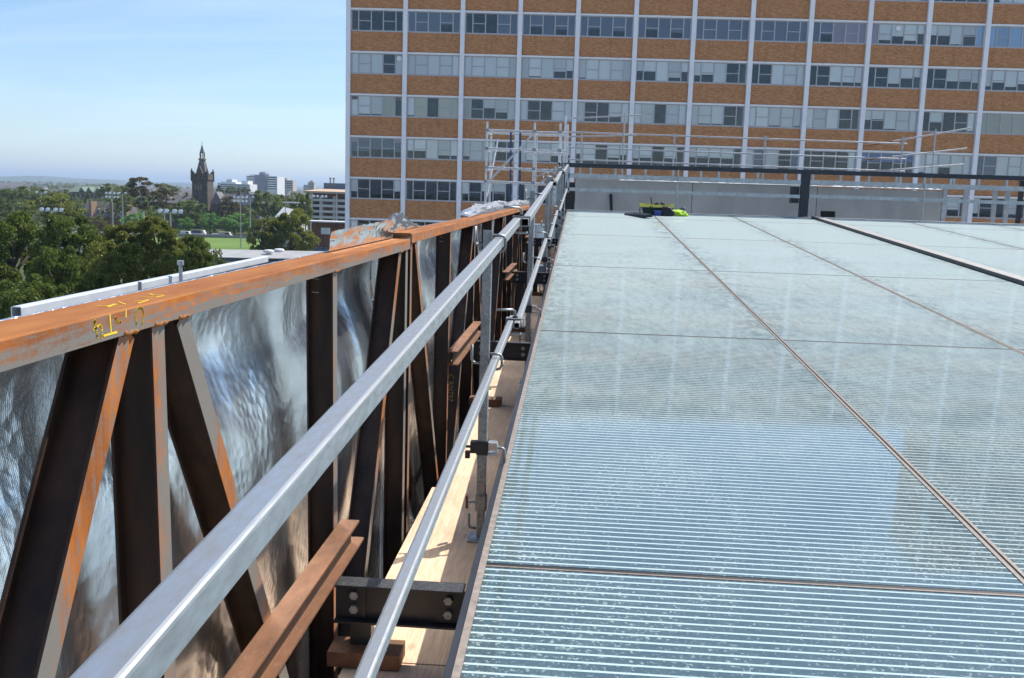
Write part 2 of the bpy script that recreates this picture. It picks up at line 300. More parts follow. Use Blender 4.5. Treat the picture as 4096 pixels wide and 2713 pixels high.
def m_leaf(name, a, b, trans=.38):
    t = NT(name); g = t.n('ShaderNodeNewGeometry'); oi = t.n('ShaderNodeObjectInfo')
    n = t.noise(g.outputs['Position'], .55, 3); k = t.math('ADD', t.math('MULTIPLY', g.outputs['Random Per Island'], .55), t.math('MULTIPLY', n, .6))
    col = t.mix(t.rng(k, .2, .95), a, b)
    d = t.n('ShaderNodeBsdfPrincipled'); t.l(col, d.inputs['Base Color']); d.inputs['Roughness'].default_value = .48; d.inputs['Specular IOR Level'].default_value = .35
    tl = t.n('ShaderNodeBsdfTranslucent'); t.l(t.mix(.5, col, tuple(min(1, x*1.7) for x in b)), tl.inputs[0])
    m = t.n('ShaderNodeMixShader'); m.inputs[0].default_value = trans; t.l(d.outputs[0], m.inputs[1]); t.l(tl.outputs[0], m.inputs[2]); t.l(m.outputs[0], t.out.inputs[0]); return t.m
LEAF = dict(dark=m_leaf('leaf_dark', (.046, .078, .012), (.15, .19, .032)), olive=m_leaf('leaf_olive', (.06, .085, .014), (.205, .22, .038)), yellow=m_leaf('leaf_yellow_green', (.075, .10, .016), (.235, .25, .042)),
            bright=m_leaf('leaf_bright', (.06, .16, .026), (.17, .33, .06)), brown=m_leaf('leaf_brownish', (.06, .055, .02), (.13, .105, .038)), grey=m_leaf('leaf_grey_green', (.065, .09, .035), (.15, .18, .07)))
M['bark'] = plain('bark', (.085, .068, .052), .9, 0, .4, 3); M['gumbark'] = plain('pale_gum_bark', (.50, .46, .40), .7, 0, .3, .8)

# ------------------------------------------------------------------ the setting
GZ = -21.0
SL = 0.0529; T = math.tan(SL)
def RZ(y): return -1.6 + T*y
t = NT('ground_cover'); n = t.noise(t.pos((1, 1, 0)), .012, 6, .6); n2 = t.noise(t.pos((1, 1, 0)), .12, 5); c = t.mix(t.rng(n, .35, .65), (.045, .065, .022), (.085, .095, .045)); c = t.mix(t.rng(n2, .5, .75, 0, .3), c, (.12, .115, .09)); M['ground'] = t.set(col=c, rough=.95, spec=.1)
struct(MB().add([(-30000, -30000, GZ), (30000, -30000, GZ), (30000, 30000, GZ), (-30000, 30000, GZ)], [(0, 1, 2, 3)]).build('ground', M['ground']))
t = NT('oval_turf'); n = t.noise(t.pos((1, 1, 0)), .05, 5); wv = t.n('ShaderNodeTexWave', bands_direction='Y'); t.l(t.pos(), wv.inputs['Vector']); wv.inputs['Scale'].default_value = .045; wv.inputs['Distortion'].default_value = .4
c = t.mix(t.rng(n, .3, .7), (.095, .17, .032), (.155, .235, .055)); c = t.mix(t.math('MULTIPLY', wv.outputs[1], .25), c, (.18, .25, .07)); M['turf'] = t.set(col=c, rough=.9, spec=.15)
struct(MB().add([(-260, -500, GZ+.005), (260, -500, GZ+.005), (260, 26.9, GZ+.005), (-260, 26.9, GZ+.005)], [(0, 1, 2, 3)]).build('bounce_pavement', plain('pale_bounce_pavement', (.34, .33, .31), .9, 0, .2, .05)))  # unseen pale ground added to bounce sun onto the brick facade
ov = [(-122+62*math.cos(a), 350+48*math.sin(a), GZ+.02) for a in [2*math.pi*i/48 for i in range(48)]]
struct(MB().add(ov, [list(range(48))]).build('sports_oval', M['turf']))
M['paving'] = plain('pale_paving', (.36, .35, .33), .9, 0, .2, .3)
M['asph'] = plain('asphalt', (.13, .125, .12), .9, 0, .25, .3)
struct(MB().add([(-240, 398, GZ+.01), (-60, 402, GZ+.01), (-60, 414, GZ+.01), (-240, 410, GZ+.01)], [(0, 1, 2, 3)]).build('service_road', M['asph']))
struct(MB().add([(-45, 27, GZ+.01), (70, 27, GZ+.01), (70, 82, GZ+.01), (-45, 82, GZ+.01)], [(0, 1, 2, 3)]).build('courtyard_paving', M['paving']))
def ridge(name, d0, a0, a1, hs, mat, seed):
    mb = MB(); n = 140; vs = []
    for i in range(n+1):
        a = a0+(a1-a0)*i/n; x, y = math.sin(a), math.cos(a)
        h = hs*(.55+.45*mnoise.fractal((a*9+seed, seed, 0), .9, 2.1, 5))+hs*.25*mnoise.noise((a*60, seed, 1))
        vs += [(x*d0, y*d0, GZ-2), (x*(d0*1.06), y*(d0*1.06), GZ+(h-GZ)*.6), (x*(d0*1.14), y*(d0*1.14), h), (x*(d0*1.35), y*(d0*1.35), GZ-2)]
    fs = [(i*4+k, (i+1)*4+k, (i+1)*4+k+1, i*4+k+1) for i in range(n) for k in range(3)]
    return struct(mb.add(vs, fs).build(name, mat, smooth=True))
M['hill'] = plain('wooded_hill', (.05, .075, .035), .95, 0, .5, .002)
ridge('hills', 8200, R(-75), R(60), 46, M['hill'], 3.1); ridge('far_hills', 16500, R(-75), R(60), 150, M['hill'], 8.7)

# ------------------------------------------------------------------ glass roof
X0 = -.33
XS = [-.33, 1.77, 3.73, 5.70]; XS2 = [5.92, 7.95, 10.0, 12.05, 14.1]
YS = [-1.25, 3.53, 8.35, 13.05, 17.8, 22.5, 24.35]
roof = thing('glass_roof', 'sloping roof of white-lined dusty glass panels beside the rusty truss', 'roof', (X0, -1.25, RZ(-1.25)))
roof.rotation_euler.x = SL
def rl(x, y): return (x-X0, (y+1.25)/math.cos(SL))
cache = {}
for xs in (XS, XS2):
    for a, b in zip(xs[:-1], xs[1:]):
        for c, d in zip(YS[:-1], YS[1:]):
            w, h = b-a-.046, (d-c)/math.cos(SL)-.042; key = (round(w, 3), round(h, 3))
            if key not in cache: cache[key] = MB().box(0, w, 0, h, -.03, 0).mesh('glass_panel', M['glass'])
            p = rl(a+.023, c+.021); link('glass_panel', cache[key], roof, (p[0], p[1], 0))
for x in XS[1:-1]+XS2[1:-1]:
    a, b = rl(x, YS[0]), rl(x, YS[-1]); mb = MB()
    for o, w, z in ((-.0145, .016, .004), (.0145, .016, .004)): mb.box(a[0]+o-w/2, a[0]+o+w/2, a[1], b[1], -.03, z)
    g = mb.build('joint_strip', M['gasket'], roof); MB().box(a[0]-.0228, a[0]+.0228, a[1], b[1], -.028, -.001).build('sealant', M['seal'], g)
for xs in (XS, XS2):
    for y in YS[1:-1]:
        a, b = rl(xs[0]+.02, y), rl(xs[-1]-.02, y); mb = MB()
        mb.box(a[0], b[0], a[1]-.018, a[1]-.008, -.03, .0025)
        g = mb.build('joint_strip', M['gasket'], roof); MB().box(a[0], b[0], a[1]-.0205, a[1]+.0205, -.028, -.0015).build('sealant', M['seal'], g)
L = rl(0, YS[-1])[1]
MB().box(-.004, .022, 0, L, -.10, .006).build('edge_trim', M['edge'], roof); MB().box(-.030, -.0045, 0, L, -.13, .001).build('edge_channel', M['edged'], roof)
a = rl(5.70, 0)[0]; b = rl(5.92, 0)[0]
MB().box(a-.004, a+.012, 0, L, -.03, .055).build('kerb_face', M['dsteel'], roof); MB().box(a+.013, b+.01, 0, L, .02, .046).build('kerb_cap', plain('pale_kerb_cap', (.29, .28, .27), .6, .2), roof)
MB().box(0, rl(14.1, 0)[0], L, L+.10, -.08, .02).build('end_trim', M['galv'], roof)
# building body below the roof
body = thing('host_building', 'concrete building carrying the glass roof and the truss', 'building', (6, 10, GZ))
P().box(-.60, 15, -8, 24.3, GZ, -2.6).part('wall', M['conc'], body)
P().box(-1.45, -.60, -8, 26.5, GZ, -2.45).part('ledge', M['conc'], body)
P().box(-.30, 15, 24.46, 26.2, -2.6, -.9).part('parapet_base', M['conc'], body)
P().box(-.34, -.28, -8, 24.3, -2.6, -1.80).part('skirt', M['black'], body)

# timber gutter boards
dk = thing('plywood_walkway', 'pale plywood walkway boards between rusty truss and glass roof edge', 'walkway', (-.55, 4, -1.78))
ys = [-1.0, 1.4, 3.36, 5.55, 7.9, 10.3, 12.7, 15.1, 17.5, 19.9, 22.3, 24.3]
for i, (a, b) in enumerate(zip(ys[:-1], ys[1:])):
    dz = .003*(i % 2); x = -.80 - .012*(i % 3)
    p = P().box(x, -.30, a+.002, b-.002, -1.768-dz, -1.75-dz).part('board', M['ply'], dk)
P().box(-.79, -.745, -1, 24.3, -1.86, -1.772).part('bearer', M['plyedge'], dk); P().box(-.42, -.375, -1, 24.3, -1.86, -1.772).part('bearer', M['plyedge'], dk)

# ------------------------------------------------------------------ rusty trusses
XF = -.90; XB = -1.02
def chord(y0, y1, z0, z1, t, name='top_chord'):
    n = max(2, int((y1-y0)/.5)); mb = P()
    o = .004
    sec = [(XF, -.052), (XF, -o), (XF-o, 0), (XB+o, 0), (XB, -o), (XB, -.052), (XB+.008, -.052), (XB+.008, -.010), (XF-.008, -.010), (XF-.008, -.052)]
    vs = []; fs = []; k = len(sec)
    for i in range(2):
        y = (y0, y1)[i]; z = (z0, z1)[i]
        vs += [(a, y, z+b) for a, b in sec]
    for i in range(k): fs.append((i, (i+1) % k, k+(i+1) % k, k+i))
    fs += [(0,9,8,1),(1,8,7,4),(4,7,6,5),(k+0,k+1,k+8,k+9),(k+1,k+4,k+7,k+8),(k+4,k+5,k+6,k+7)]
    mb.add(vs, fs); mb.m = [1 if i in (1, 2, 3) else 0 for i in range(len(mb.f))]
    return mb.part(name, [M['rust'], M['rusttop']], t)
def member(t, y0, z0, y1, z1, name, w=.062):
    xm = (XF+XB)/2
    o = P().ibeam((xm, y0, z0), (xm, y1, z1), w, abs(XF-XB)-.018, .007, .006, up=(1, 0, 0)).part(name, [M['web'], M['rustz']], t)
    for p in o.data.polygons:
        if abs(p.normal.x) > .7 and p.center.x+t.location.x > XF-.012: p.material_index = 1
    return o
def weld(t, y, z, w=.07):
    mb = P(); n = 9
    mb.path([(XF-.004+.003*math.sin(i*2.3), y-w/2+w*i/(n-1), z+.002*math.sin(i*1.7)) for i in range(n)], .006, 6).part('weld_bead', M['rusttop'], t, True)
tr1 = thing('steel_truss', 'nearest rusty orange steel truss marked with yellow writing on its chord', 'truss', (-.96, 2.5, -2.45), 'rusty trusses along the roof edge')
ZT1 = -.246
chord(-.9, 5.095, -.249, -.243, tr1); P().beam((-.96, -.9, -2.40), (-.96, 5.095, -2.40), .12, .06).part('bottom_chord', M['rust'], tr1)
zt, zb = ZT1-.052, -2.37
for y in (.40, 2.015, 3.54, 5.045): member(tr1, y, zt, y+.05 if y < 5 else y, zb, 'vertical')
for y0, y1 in ((1.875, .62), (2.14, 3.36), (4.86, 3.78), (.26, -.8)): member(tr1, y0, zt, y1, zb, 'diagonal')
for y in (1.875, 2.015, 2.14, 3.54, 4.86): weld(tr1, y, zt+.001)
tr2 = thing('steel_truss', 'long rusty steel truss running from the chord joint away towards the scaffold', 'truss', (-.96, 12, -2.45), 'rusty trusses along the roof edge')
ZA, ZB = -.214, -.150
chord(5.14, 19.2, ZA, ZB, tr2); P().beam((-.96, 5.14, -2.40), (-.96, 19.2, -2.40), .12, .06).part('bottom_chord', M['rust'], tr2)
def z2(y): return ZA+(ZB-ZA)*(y-5.14)/14.06-.052
for k in range(5):
    y = 5.19+3.2*k; zc = z2(y)
    if k == 0: vs_ = [5.185]
    else: vs_ = [y]
    for q in vs_: member(tr2, q, z2(q), q, zb, 'vertical', .055)
    if k > 0: member(tr2, y-.13, z2(y), y-1.45, zb, 'diagonal', .055)
    if k < 4: member(tr2, y+.13, z2(y), y+1.45, zb, 'diagonal', .055); member(tr2, y+1.6, z2(y+1.6), y+1.6, zb, 'vertical', .055)
    weld(tr2, y, z2(y)+.001, .3 if k else .1)
# little wire pins on the verticals
def pin(t, y, z): P().tube((-.985, y-.042, z), (-.955, y-.060, z), .0012, 5).part('wire_pin', M['galv'], t)
for y, z, t_ in ((3.54, -.325, tr1), (3.54, -.375, tr1), (2.015, -.385, tr1), (6.79, -.30, tr2), (6.79, -.33, tr2), (6.79, -.86, tr2), (6.79, -.92, tr2)): pin(t_, y, z)
# yellow marker writing (the words UNIT 4, upside down) on the chord face and top
M['ypaint'] = plain('yellow_paint_marker', (.88, .60, .03), .6, 0, .15, 60)
FRONT = [[(1.72,-.26),(1.726,-.252),(1.727,-.269),(1.732,-.287)],[(1.719,-.272),(1.751,-.261),(1.749,-.291)],[(1.727,-.272),(1.722,-.268)],[(1.782,-.251),(1.785,-.284)],[(1.756,-.288),(1.808,-.288)],[(1.804,-.258),(1.812,-.269),(1.827,-.27)],[(1.849,-.25),(1.848,-.263)],[(1.894,-.284),(1.887,-.27),(1.893,-.256),(1.905,-.250),(1.917,-.252),(1.926,-.259),(1.927,-.271),(1.917,-.289)]]
TOP = [[(-.974,1.873),(-.953,1.875),(-.948,1.91)],[(-.941,1.86),(-.954,1.911)],[(-.945,1.862),(-.921,1.883)],[(-.965,1.95),(-.93,1.911)],[(-.915,1.936),(-.923,2.001)],[(-.944,1.978),(-.919,1.978)],[(-.961,2.049),(-.929,2.055)],[(-.974,2.118),(-.952,2.092),(-.938,2.107)],[(-.931,2.061),(-.929,2.094)]]
def ribbon(mb, pts, w, nrm):
    pts = [Vector(p) for p in pts]; nrm = Vector(nrm)
    for a, b in zip(pts[:-1], pts[1:]):
        d = (b-a); d.normalize(); s_ = d.cross(nrm)*w/2; e = d*w*.3
        mb.add([a-e-s_, b+e-s_, b+e+s_, a-e+s_, a-e-s_+nrm*.0006, b+e-s_+nrm*.0006, b+e+s_+nrm*.0006, a-e+s_+nrm*.0006], [(4,5,6,7),(0,1,5,4),(2,3,7,6),(1,2,6,5),(3,0,4,7)])
def smooth(p, it=2):
    for _ in range(it):
        q = [p[0]]
        for a, b in zip(p[:-1], p[1:]): q += [(a[0]*.75+b[0]*.25, a[1]*.75+b[1]*.25), (a[0]*.25+b[0]*.75, a[1]*.25+b[1]*.75)]
        p = q+[p[-1]]
    return p
mb = P()
for s_ in FRONT: ribbon(mb, [(XF+.0002, y, min(z, -.2485)) for y, z in (smooth(s_) if len(s_) > 2 else s_)], .0040, (1, 0, 0))
mb.part('yellow_writing', M['ypaint'], tr1)
mb = P()
for s_ in TOP: ribbon(mb, [(x, y, -.2458+.001*(y-2)) for x, y in s_], .0032, (0, 0, 1))
mb.part('yellow_writing', M['ypaint'], tr1)
def writing(body, size, origin, xdir, ydir, mat, parent, name):
    cu = bpy.data.curves.new(name, 'FONT'); cu.body = body; cu.size = size; tmp = bpy.data.objects.new(name, cu); COL.objects.link(tmp)
    bpy.context.view_layer.update(); dg = bpy.context.evaluated_depsgraph_get(); me = bpy.data.meshes.new_from_object(tmp.evaluated_get(dg)); bpy.data.objects.remove(tmp)
    xd, yd = Vector(xdir), Vector(ydir); L = parent.location
    for v in me.vertices: v.co = Vector(origin)+xd*v.co.x+yd*v.co.y-L
    me.materials.clear(); me.materials.append(mat); return link(name, me, parent)
M['chalk'] = plain('white_chalk', (.34, .34, .33), .9)
_o = (-.925, 8.26-.053, -.60)
dv = Vector((0, -1.32, -2.1)).normalized()
writing('I OOX6OOX', .058, (-.985, 7.995, -.68), tuple(dv), (1, 0, 0), M['chalk'], tr2, 'chalk_writing')

# rusty stub beams + black outriggers
def stub(y0, y1, z, label, g='rusty stub beams fixed to the truss'):
    t = thing('stub_beam', label, 'beam', (-.868, (y0+y1)/2, z-.16), g)
    P().beam((-.868, y0, z-.005), (-.868, y1, z-.005), .072, .009).part('top_flange', M['rustred'], t); P().beam((-.862, y0, z-.098), (-.862, y1+.06, z-.098), .072, .009).part('bottom_flange', M['rustred'], t)
    P().box(-.8715, -.8645, y0, y1-.002, z-.093, z-.010).part('web', M['web'], t)  # web coloured dark as the shadow under the top flange
    return t
stub(1.95, 3.64, -1.30, 'nearest rusty stub beam at the foot of the truss beside the black outrigger')
s2 = stub(6.70, 8.40, -1.105, 'rusty stub beam half way along, behind the first handrail post')
stub(11.45, 13.1, -.90, 'rusty stub beam behind the second handrail post')
stub(15.9, 17.6, -.66, 'farthest rusty stub beam near the end of the truss')
writing('C RN797', .052, (-.892, 6.6985, -1.27), (0, 0, -1), (1, 0, 0), plain('shaded_yellow_marker', (.22, .15, .02), .7), s2, 'yellow_writing')  # marker yellow darkened in its colour for the shade around it
def outrigger(y, label, lower=0):
    z = RZ(y)-.032
    t = thing('outrigger_beam', label, 'beam', (-.6, y, z-.15), 'black outrigger beams under the roof edge')
    P().ibeam((-.862, y, z-.075), (-.375, y, z-.075), .085, .15, .008, .007).part('beam', [M['black'], M['dblack']], t)
    for p in t.children[0].data.polygons:
        if abs(p.normal.z) > .7 and p.center.z+t.location.z > z-.01: p.material_index = 1
    for x in (-.80, -.42):
        P().box(x-.055, x+.055, y-.0125, y-.0045, z-.135, z-.012).part('cleat', M['black'], t)
        for dz in (-.045, -.100): P().tube((x+.012*(1 if x < -.6 else -1), y-.0125, z+dz), (x+.012*(1 if x < -.6 else -1), y-.030, z+dz), .017, 6).part('bolt', M['galvd'], t)
    # red primer packer on the boards, with its bolt
    pk = P(); pk.box(-.87, -.60, y-.10, y+.03, -1.747, -1.69)
    k = pk.part('packer', M['rustred'], t)
    P().tube((-.67, y-.065, -1.6875), (-.67, y-.065, -1.672), .012, 6).part('bolt', M['galv'], t); P().tube((-.67, y-.065, -1.6895), (-.67, y-.065, -1.6876), .020, 12).part('washer', M['galv'], t)
    P().box(-.80, -.72, y-.03, y+.029, -1.689, z-.152).part('stem', M['black'], t)
    return t
outrigger(3.39, 'nearest dusty black outrigger beam with bolted ends at the roof edge'); outrigger(7.95, 'second black outrigger beam, crossing behind the first handrail post'); outrigger(12.5, 'third black outrigger beam, behind the second handrail post'); outrigger(17.2, 'farthest black outrigger beam near the end of the roof')

# ------------------------------------------------------------------ foil blankets behind the trusses
def foil(name, y0, y1, label, seed, ztop):
    t = thing(name, label, 'insulation', (-1.05, (y0+y1)/2, -2.4), 'silver foil blankets behind the trusses'); mb = P()
    ny, nz_ = int((y1-y0)*46), 90; vs = []
    for j in range(nz_+1):
        for i in range(ny+1):
            y = y0+(y1-y0)*i/ny; v = j/nz_; z = ztop(y)-.03-v*2.1
            ph = (y-1.98)/1.58*math.pi; pinned = abs(math.sin(ph))
            fold = mnoise.fractal((y*1.7+seed, z*1.3+seed, seed), 1.1, 2, 3)*1.5
            dg = 1-abs(mnoise.noise((y*3.3-z*1.5, z*1.1+y*.8, seed+4)))*2
            dg2 = 1-abs(mnoise.noise((y*8+z*3.5, z*2.3, seed+9)))*2
            hz = math.exp(-((v-.07)/.06)**2)*mnoise.noise((y*1.3, 3.3, seed))*1.2
            x = -1.050-.10*math.exp(-((v-.10)/.10)**2)*(.35+.65*pinned)-.07*max(0, .6-v)+pinned*(.022*fold+.010*dg)+.0012*dg2+.018*hz*pinned+.020*pinned*math.sin(v*6)
            vs.append((min(x, -1.024), y, z))
    fs = [(j*(ny+1)+i, j*(ny+1)+i+1, (j+1)*(ny+1)+i+1, (j+1)*(ny+1)+i) for j in range(nz_) for i in range(ny)]
    mb.add(vs, fs).part('blanket', M['foil'], t, True)
    # strip folded back over the top edge
    mb = P(); n = int((y1-y0)*40); vs = []
    for i in range(n+1):
        y = y0+(y1-y0)*i/n; zt_ = ztop(y); w = .004*mnoise.noise((y*25, seed, 0))
        vs += [(-1.030, y, zt_-.05), (-1.0235+w*.2, y, zt_-.001+w*.5), (-1.029+w*.3, y, zt_-.0005+w*.6), (-1.036, y, zt_-.04)]
    mb.add(vs, [(i*4+k, i*4+k+1, (i+1)*4+k+1, (i+1)*4+k) for i in range(n) for k in range(3)]).part('folded_edge', M['foil2'], t, True)
    return t
fb1 = foil('foil_blanket', -.9, 5.12, 'silver woven foil blanket stretched behind the nearest truss', 2.7, lambda y: -.249+.001*(y+.9))
fb2 = foil('foil_blanket', 5.14, 19.2, 'silver foil blanket hanging behind the long far truss', 6.1, lambda y: ZA+(ZB-ZA)*(y-5.14)/14.06)
def flap(t, prof, seed, x0=-1.0, amp=.012, name='loose_flap', lean=.05, jag=.010, mat='foil2'):
    mb = P(); n = 70; m = 14; vs = []
    ys_ = [p[0] for p in prof]
    for i in range(n+1):
        y = ys_[0]+(ys_[-1]-ys_[0])*i/n
        for (ya, ba, ta), (yb, bb, tb) in zip(prof[:-1], prof[1:]):
            if ya <= y <= yb+1e-6:
                k = (y-ya)/(yb-ya); zb_, zt_ = ba+(bb-ba)*k, ta+(tb-ta)*k; break
        for j in range(m+1):
            v = j/m; nn = mnoise.fractal((y*5, v*2.5, seed), .8, 2, 4)
            vs.append((x0-lean*v*v+amp*nn*(.25+v), y+.03*v*mnoise.noise((y*3, v, seed+3)), zb_+(zt_-zb_)*v+jag*v*mnoise.noise((y*22, seed, 0))))
    mb.add(vs, [(i*(m+1)+j, (i+1)*(m+1)+j, (i+1)*(m+1)+j+1, i*(m+1)+j+1) for i in range(n) for j in range(m)])
    return mb.part(name, M[mat], t, True)
flap(fb1, [(3.76, -.238, -.160), (4.3, -.238, -.148), (4.9, -.236, -.140), (5.08, -.236, -.13)], 1.2, -.99, .006, lean=-.012, jag=.003, mat='foil3')
flap(fb2, [(5.02, -.225, -.135), (5.35, -.210, -.108), (5.5, -.208, -.112), (5.75, -.205, -.165), (6.05, -.203, -.198)], 5.2, -1.0, .012, lean=.02, jag=.004, mat='foil3')
flap(fb2, [(8.6, -.195, -.175), (9.3, -.19, -.125), (10.0, -.188, -.085), (11.2, -.182, -.095), (12.6, -.175, -.058), (14.5, -.165, -.085), (16.5, -.158, -.06), (18.9, -.15, -.07)], 8.4, -.99, .04, lean=.09)

# ------------------------------------------------------------------ guard rail on the roof edge
UP, LO = 1.12, .53
def ur(y, x=-.398): return (x, y, RZ(y)+UP)
def lr(y, x=-.398): return (x, y, RZ(y)+LO)
def rail(p0, p1, w, label, g='galvanised guard rail tubes on the roof edge'):
    t = MB(); o = t.hollow(p0, p1, w, w, .007, .0032).build('guard_rail', M['galv'], None, p0)
    for p in o.data.polygons: p.use_smooth = False
    return tag(o, label, 'rail', g)
rail(ur(.25), ur(6.25), .048, 'nearest galvanised top guard rail crossing the foreground')
rail(ur(6.05, -.345), ur(12.6, -.385), .048, 'second length of galvanised top guard rail, beyond the first coupler')
rail(ur(12.3, -.34), ur(17.9, -.385), .048, 'third length of galvanised top guard rail')
rail(ur(17.6, -.34), ur(24.3, -.36), .048, 'farthest length of galvanised top guard rail reaching the dark frame')
rail(lr(.8), lr(5.95), .036, 'nearest galvanised lower guard rail running along the glass edge')
rail(lr(5.70, -.355), lr(11.3, -.385), .036, 'second length of galvanised lower guard rail')
rail(lr(11.0, -.345), lr(16.2, -.385), .036, 'third length of galvanised lower guard rail')
rail(lr(15.9, -.345), lr(24.2, -.36), .036, 'farthest length of galvanised lower guard rail')
def coupler(fn, y, w, label):
    z = fn(y)[2]; h = w/2+.004; t = thing('rail_coupler', label, 'coupler', (-.37, y, z-h), 'couplers where guard rails overlap')
    mb = P(); mb.box(-.427, -.316, y-.04, y+.04, z+h-.001, z+h+.004); mb.box(-.428, -.424, y-.04, y+.04, z-h-.004, z+h-.0012); mb.box(-.319, -.315, y-.04, y+.04, z-h-.004, z+h-.0012); mb.part('sleeve', M['galvd'], t)
    P().box(-.421, -.321, y-.03, y+.03, z-h-.006, z-h-.002).part('keeper', M['galvd'], t)
    P().path([(-.372, y, z+h+.004), (-.372, y, z+h+.022), (-.376, y, z+h+.045), (-.39, y-.02, z+h+.056), (-.48, y-.09, z+h+.060)], .0075, 8).part('handle', M['galvd'], t, True)
    P().path([(-.43, y, z-h), (-.43, y-.01, z-h-.030), (-.415, y-.02, z-h-.045), (-.33, y-.04, z-h-.045)], .0075, 8).part('lower_hook', M['galvd'], t, True)
    P().tube((-.372, y, z+h+.003), (-.372, y, z+h+.014), .017, 8).part('nut', M['black'], t)
coupler(ur, 6.15, .048, 'galvanised coupler with bent handle on the nearest top rail joint'); coupler(ur, 12.45, .048, 'galvanised coupler on the second top rail joint'); coupler(ur, 17.75, .048, 'galvanised coupler on the farthest top rail joint')
coupler(lr, 5.82, .036, 'galvanised coupler with bent handle on the nearest lower rail joint'); coupler(lr, 11.15, .036, 'galvanised coupler on the second lower rail joint'); coupler(lr, 16.05, .036, 'galvanised coupler on the third lower rail joint')
def hook(t, x, y, z, s=1, r=.0085):
    # C-shaped bar wrapping the rail on one side, an upturned bar on the other
    P().path([(x+.02, y, z+.036), (x+.055, y, z+.038), (x+.078, y, z+.034), (x+.086, y, z+.02), (x+.086, y, z-.02), (x+.078, y, z-.036), (x+.06, y, z-.041), (x+.03, y, z-.042)], r, 8).part('rail_hook', M['galvd'], t, True)
    P().path([(x-.018, y, z-.012), (x-.045, y, z-.012), (x-.060, y, z-.008), (x-.066, y, z+.008), (x-.066, y, z+.08)], r, 8).part('spare_hook', M['galvd'], t, True)
def post(y, label, top=None):
    zr = RZ(y); x = -.448; zt_ = zr+UP+.062 if top is None else top
    t = thing('guard_rail_post', label, 'post', (x, y, -1.75), 'guard rail posts on the roof edge')
    P().hollow((x, y, zr-.20), (x, y, zt_), .046, .046, .005, .003, up=(0, 1, 0)).part('tube', M['galvd'], t)
    P().hollow((x, y, -1.748), (x, y, zr-.12), .038, .038, .004, .003, up=(0, 1, 0)).part('inner_tube', M['galvd'], t)
    P().hollow((x, y, zr-.245), (x, y, zr-.165), .056, .056, .005, .004, up=(0, 1, 0)).part('sleeve', M['galvd'], t)
    hook(t, x, y, zr+UP); hook(t, x, y, zr+LO, r=.0075)
    # clamp gripping the roof edge
    zc = zr+.085
    c = P(); c.box(x-.028, x+.03, y-.03, y-.0245, zc-.035, zc+.035); c.box(x+.0245, x+.030, y-.03, y+.03, zc-.035, zc+.035); c.box(x-.060, x-.024, y-.025, y+.025, zc-.028, zc+.030); c.part('clamp', M['black'], t)
    c = P(); c.box(x+.031, x+.075, y-.028, y+.028, zc+.022, zc+.030); c.box(x+.031, x+.075, y-.028, y+.028, zc-.034, zc-.026); c.box(x+.070, x+.078, y-.028, y+.028, zc-.0255, zc+.0215); c.part('bracket', M['galv'], t)
    P().path([(x+.078, y, zc), (x+.10, y, zc), (x+.112, y, zc-.008), (x+.115, y, zc-.02), (x+.115, y, zc-.075)], .0075, 8).part('screw_handle', M['galvd'], t, True)
    P().tube((x-.10, y, zc), (x-.06, y, zc), .007, 8).part('screw', M['black'], t); P().tube((x-.097, y, zc), (x-.088, y, zc), .015, 6).part('nut', M['black'], t)
    P().box(x-.085, x-.061, y-.03, y-.0, zc-.055, zc-.02).part('jaw', M['black'], t)
    zk = zr-.205
    P().tube((x-.065, y, zk), (x-.028, y, zk), .006, 8).part('wing_screw', M['galvd'], t)
    P().hollow((x-.072, y, zk-.034), (x-.072, y, zk+.034), .012, .028, .004, .003, up=(0, 1, 0)).part('wing_nut', M['rustred'], t)
    P().path([(x-.022, y, zr-.345), (x-.045, y, zr-.345), (x-.058, y, zr-.338), (x-.060, y, zr-.32), (x-.060, y, zr-.27)], .007, 8).part('drop_pin', M['galvd'], t, True)
    P().box(x-.06, x+.10, y-.07, y+.07, -1.7495, -1.740).part('foot_plate', M['galv'], t)
    return t
post(4.72, 'nearest galvanised guard rail post with clamp and hooks on the roof edge')
post(8.95, 'second guard rail post from the camera'); post(12.95, 'third guard rail post from the camera, beside the third outrigger'); post(14.65, 'fourth guard rail post, close behind the third')
post(18.5, 'fifth guard rail post, towards the scaffold'); post(20.7, 'sixth guard rail post, towards the dark corner frame'); post(23.3, 'farthest guard rail post at the dark corner frame')

M['galvw'] = plain('new_galvanised', (.74, .76, .78), .35, .35, .1, 9)
# galvanised rail outside the truss, on the left
t = thing('outer_rail', 'pale galvanised outrigger rail lying outside the truss above the trees', 'rail', (-1.8, 4.2, -.60))
P().hollow((-1.8, 2.95, -.418), (-1.8, 5.42, -.402), .036, .036, .006, .003).part('tube', M['galvw'], t)
for y in (3.13, 3.68, 4.75): P().box(-1.825, -1.775, y-.028, y+.028, -.60, -.4435).part('bracket', M['galv'], t); None
P().tube((-1.75, 3.72, -.5), (-1.75, 3.72, -.385), .008, 8).part('bolt', M['galvd'], t)
P().tube((-1.75, 4.12, -.52), (-1.75, 4.12, -.345), .0085, 8).part('rod', M['alum'], t); P().tube((-1.75, 4.12, -.3449), (-1.75, 4.12, -.325), .015, 10).part('rod_cap', M['alum'], t)
P().box(-1.85, -1.45, 2.9, 5.5, -.66, -.60).part('bracket_shelf', M['dsteel'], t)
P().box(-1.47, -1.44, 2.9, 5.5, -2.4, -.605).part('support_frame', M['dsteel'], t)

